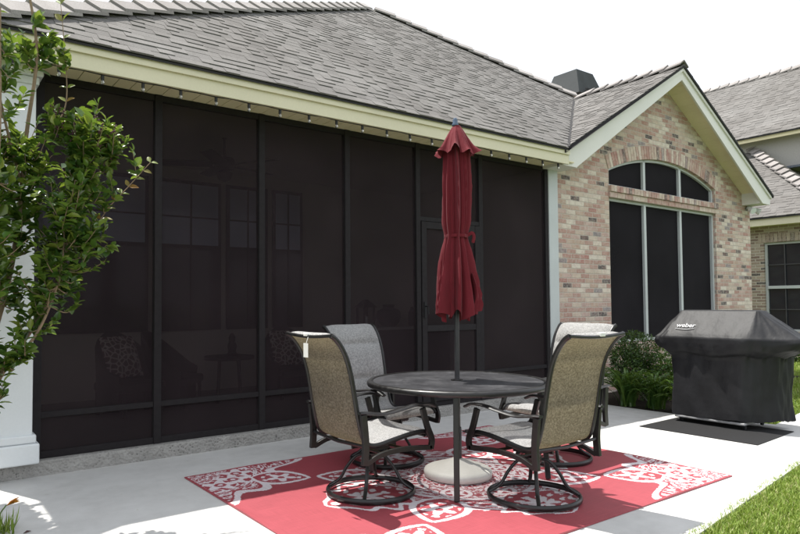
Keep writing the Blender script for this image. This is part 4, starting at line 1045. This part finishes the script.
mb = MB(); ridge_caps(mb, C0 + Vector((0, 0, .02)), HT + Vector((0, 0, .02)), s1 - Th * s1.dot(Th), s2 - Th * s2.dot(Th), .30, .19, .034, .075); mb.build('ridge_cap', 'cap', nr)
MB().box(19.4, 24, 5.2, 14, 4.92, 5.82).build('upper_wall', 'stucco', nb)
MB().box(19.25, 19.4, 5.2, 14, 4.86, 4.915).build('flashing', metal_paint('grey_flashing', (.10, .115, .14), .6), nb)
MB().box(19.05, 19.08, 4.8, 14, 5.70, 5.82).build('upper_fascia', 'soffit', nb)
MB().box(19.081, 19.42, 4.8, 14, 5.821, 5.84).build('upper_soffit', 'soffit', nb)
e0 = Vector((19.0, 4.6, 5.83)); r0 = Vector((22, 4.6, 8.38))
mb = MB(); shingles(mb, [e0, r0, r0 + Vector((0, 9, 0)), e0 + Vector((0, 9, 0))], (0, 1, 0), .15, seed=10); ur = mb.build('upper_roof', 'shingle', nb)
mb = MB(); mb.poly([e0 - Vector((0, 0, .01)), r0 - Vector((0, 0, .01)), r0 + Vector((0, 9, -.01)), e0 + Vector((0, 9, -.01))], (0, 0, -.03)); mb.add([r0, r0 + Vector((0, 9, 0)), (25, 13.6, 5.83), (25, 4.6, 5.83)], [(0, 1, 2, 3)]); mb.build('roof_deck', 'underlay', ur)
mb = MB(); ridge_caps(mb, r0, r0 + Vector((0, 9, 0)), (-1, 0, -.85), (1, 0, -.85), .30, .16, .03, .06); mb.build('ridge_cap', 'cap', ur)
shrub('hedge_shrub', 'low dark hedge shrub under the neighbouring window beyond the lawn', (15.9, 5.95, -.04), (.45, .8, .32), 5000, .05, 'boxleaf', 12)

# ------------------------------------------------------------------ light, sky, camera
SUN = Vector((-.137, .322, .937)).normalized()
sd = bpy.data.lights.new('sun', 'SUN'); sd.energy = 5.0; sd.angle = R(.55); sd.color = (1, .965, .90)
so = bpy.data.objects.new('sun', sd); COL.objects.link(so); so.rotation_euler = (-SUN).to_track_quat('-Z', 'Y').to_euler(); so.location = (-5, 12, 30)
wd = bpy.data.worlds.new('World'); S.world = wd; wd.use_nodes = True; nt = wd.node_tree; nt.nodes.clear()
out_ = nt.nodes.new('ShaderNodeOutputWorld'); bg = nt.nodes.new('ShaderNodeBackground'); sk = nt.nodes.new('ShaderNodeTexSky'); sk.sky_type = 'NISHITA'; sk.sun_disc = False
sk.sun_elevation = math.asin(SUN.z); sk.sun_rotation = math.atan2(SUN.x, SUN.y) % (2 * math.pi); sk.air_density = 1.0; sk.dust_density = 3.0; sk.ozone_density = 1.0
# thin bright cloud veil over the whole sky
tcn = nt.nodes.new('ShaderNodeTexCoord'); nz = nt.nodes.new('ShaderNodeTexNoise'); nz.inputs['Scale'].default_value = 2.2; nz.inputs['Detail'].default_value = 6
rp = nt.nodes.new('ShaderNodeValToRGB'); rp.color_ramp.elements[0].position = .3; rp.color_ramp.elements[0].color = (.74,) * 3 + (1,); rp.color_ramp.elements[1].position = .7; rp.color_ramp.elements[1].color = (.9,) * 3 + (1,)
mx = nt.nodes.new('ShaderNodeMix'); mx.data_type = 'RGBA'; mx.inputs[7].default_value = (12.2, 12.7, 13.5, 1)
nt.links.new(tcn.outputs['Generated'], nz.inputs['Vector']); nt.links.new(nz.outputs[0], rp.inputs[0]); nt.links.new(rp.outputs[0], mx.inputs['Factor']); nt.links.new(sk.outputs[0], mx.inputs[6])
nt.links.new(mx.outputs[2], bg.inputs[0]); bg.inputs[1].default_value = .076; nt.links.new(bg.outputs[0], out_.inputs[0])

f_, yaw, pitch, roll, cx_, cy_ = 637.08, .951185, .035397, -.005972, 356.70, 280.67
Fv = Vector((math.cos(yaw) * math.cos(pitch), math.sin(yaw) * math.cos(pitch), math.sin(pitch))); Rt = Fv.cross(Vector((0, 0, 1))).normalized(); Up = Rt.cross(Fv)
c, s_ = math.cos(roll), math.sin(roll); R2 = Rt * c + Up * s_; U2 = -Rt * s_ + Up * c
cam = bpy.data.cameras.new('camera'); cam.sensor_fit = 'HORIZONTAL'; cam.sensor_width = 36; cam.lens = f_ / 800 * 36
cam.shift_x = (400 - cx_) / 800; cam.shift_y = (cy_ - 267) / 800; cam.clip_start = .05; cam.clip_end = 2000
co = bpy.data.objects.new('camera', cam); COL.objects.link(co); mm = Matrix((R2, U2, -Fv)).transposed().to_4x4(); mm.translation = (0, 0, 1.31); co.matrix_world = mm
S.camera = co
S.view_settings.view_transform = 'Standard'; S.view_settings.look = 'None'; S.view_settings.gamma = 1; S.view_settings.use_curve_mapping = False; S.view_settings.exposure = .58
S.cycles.max_bounces = 8; S.cycles.transparent_max_bounces = 12
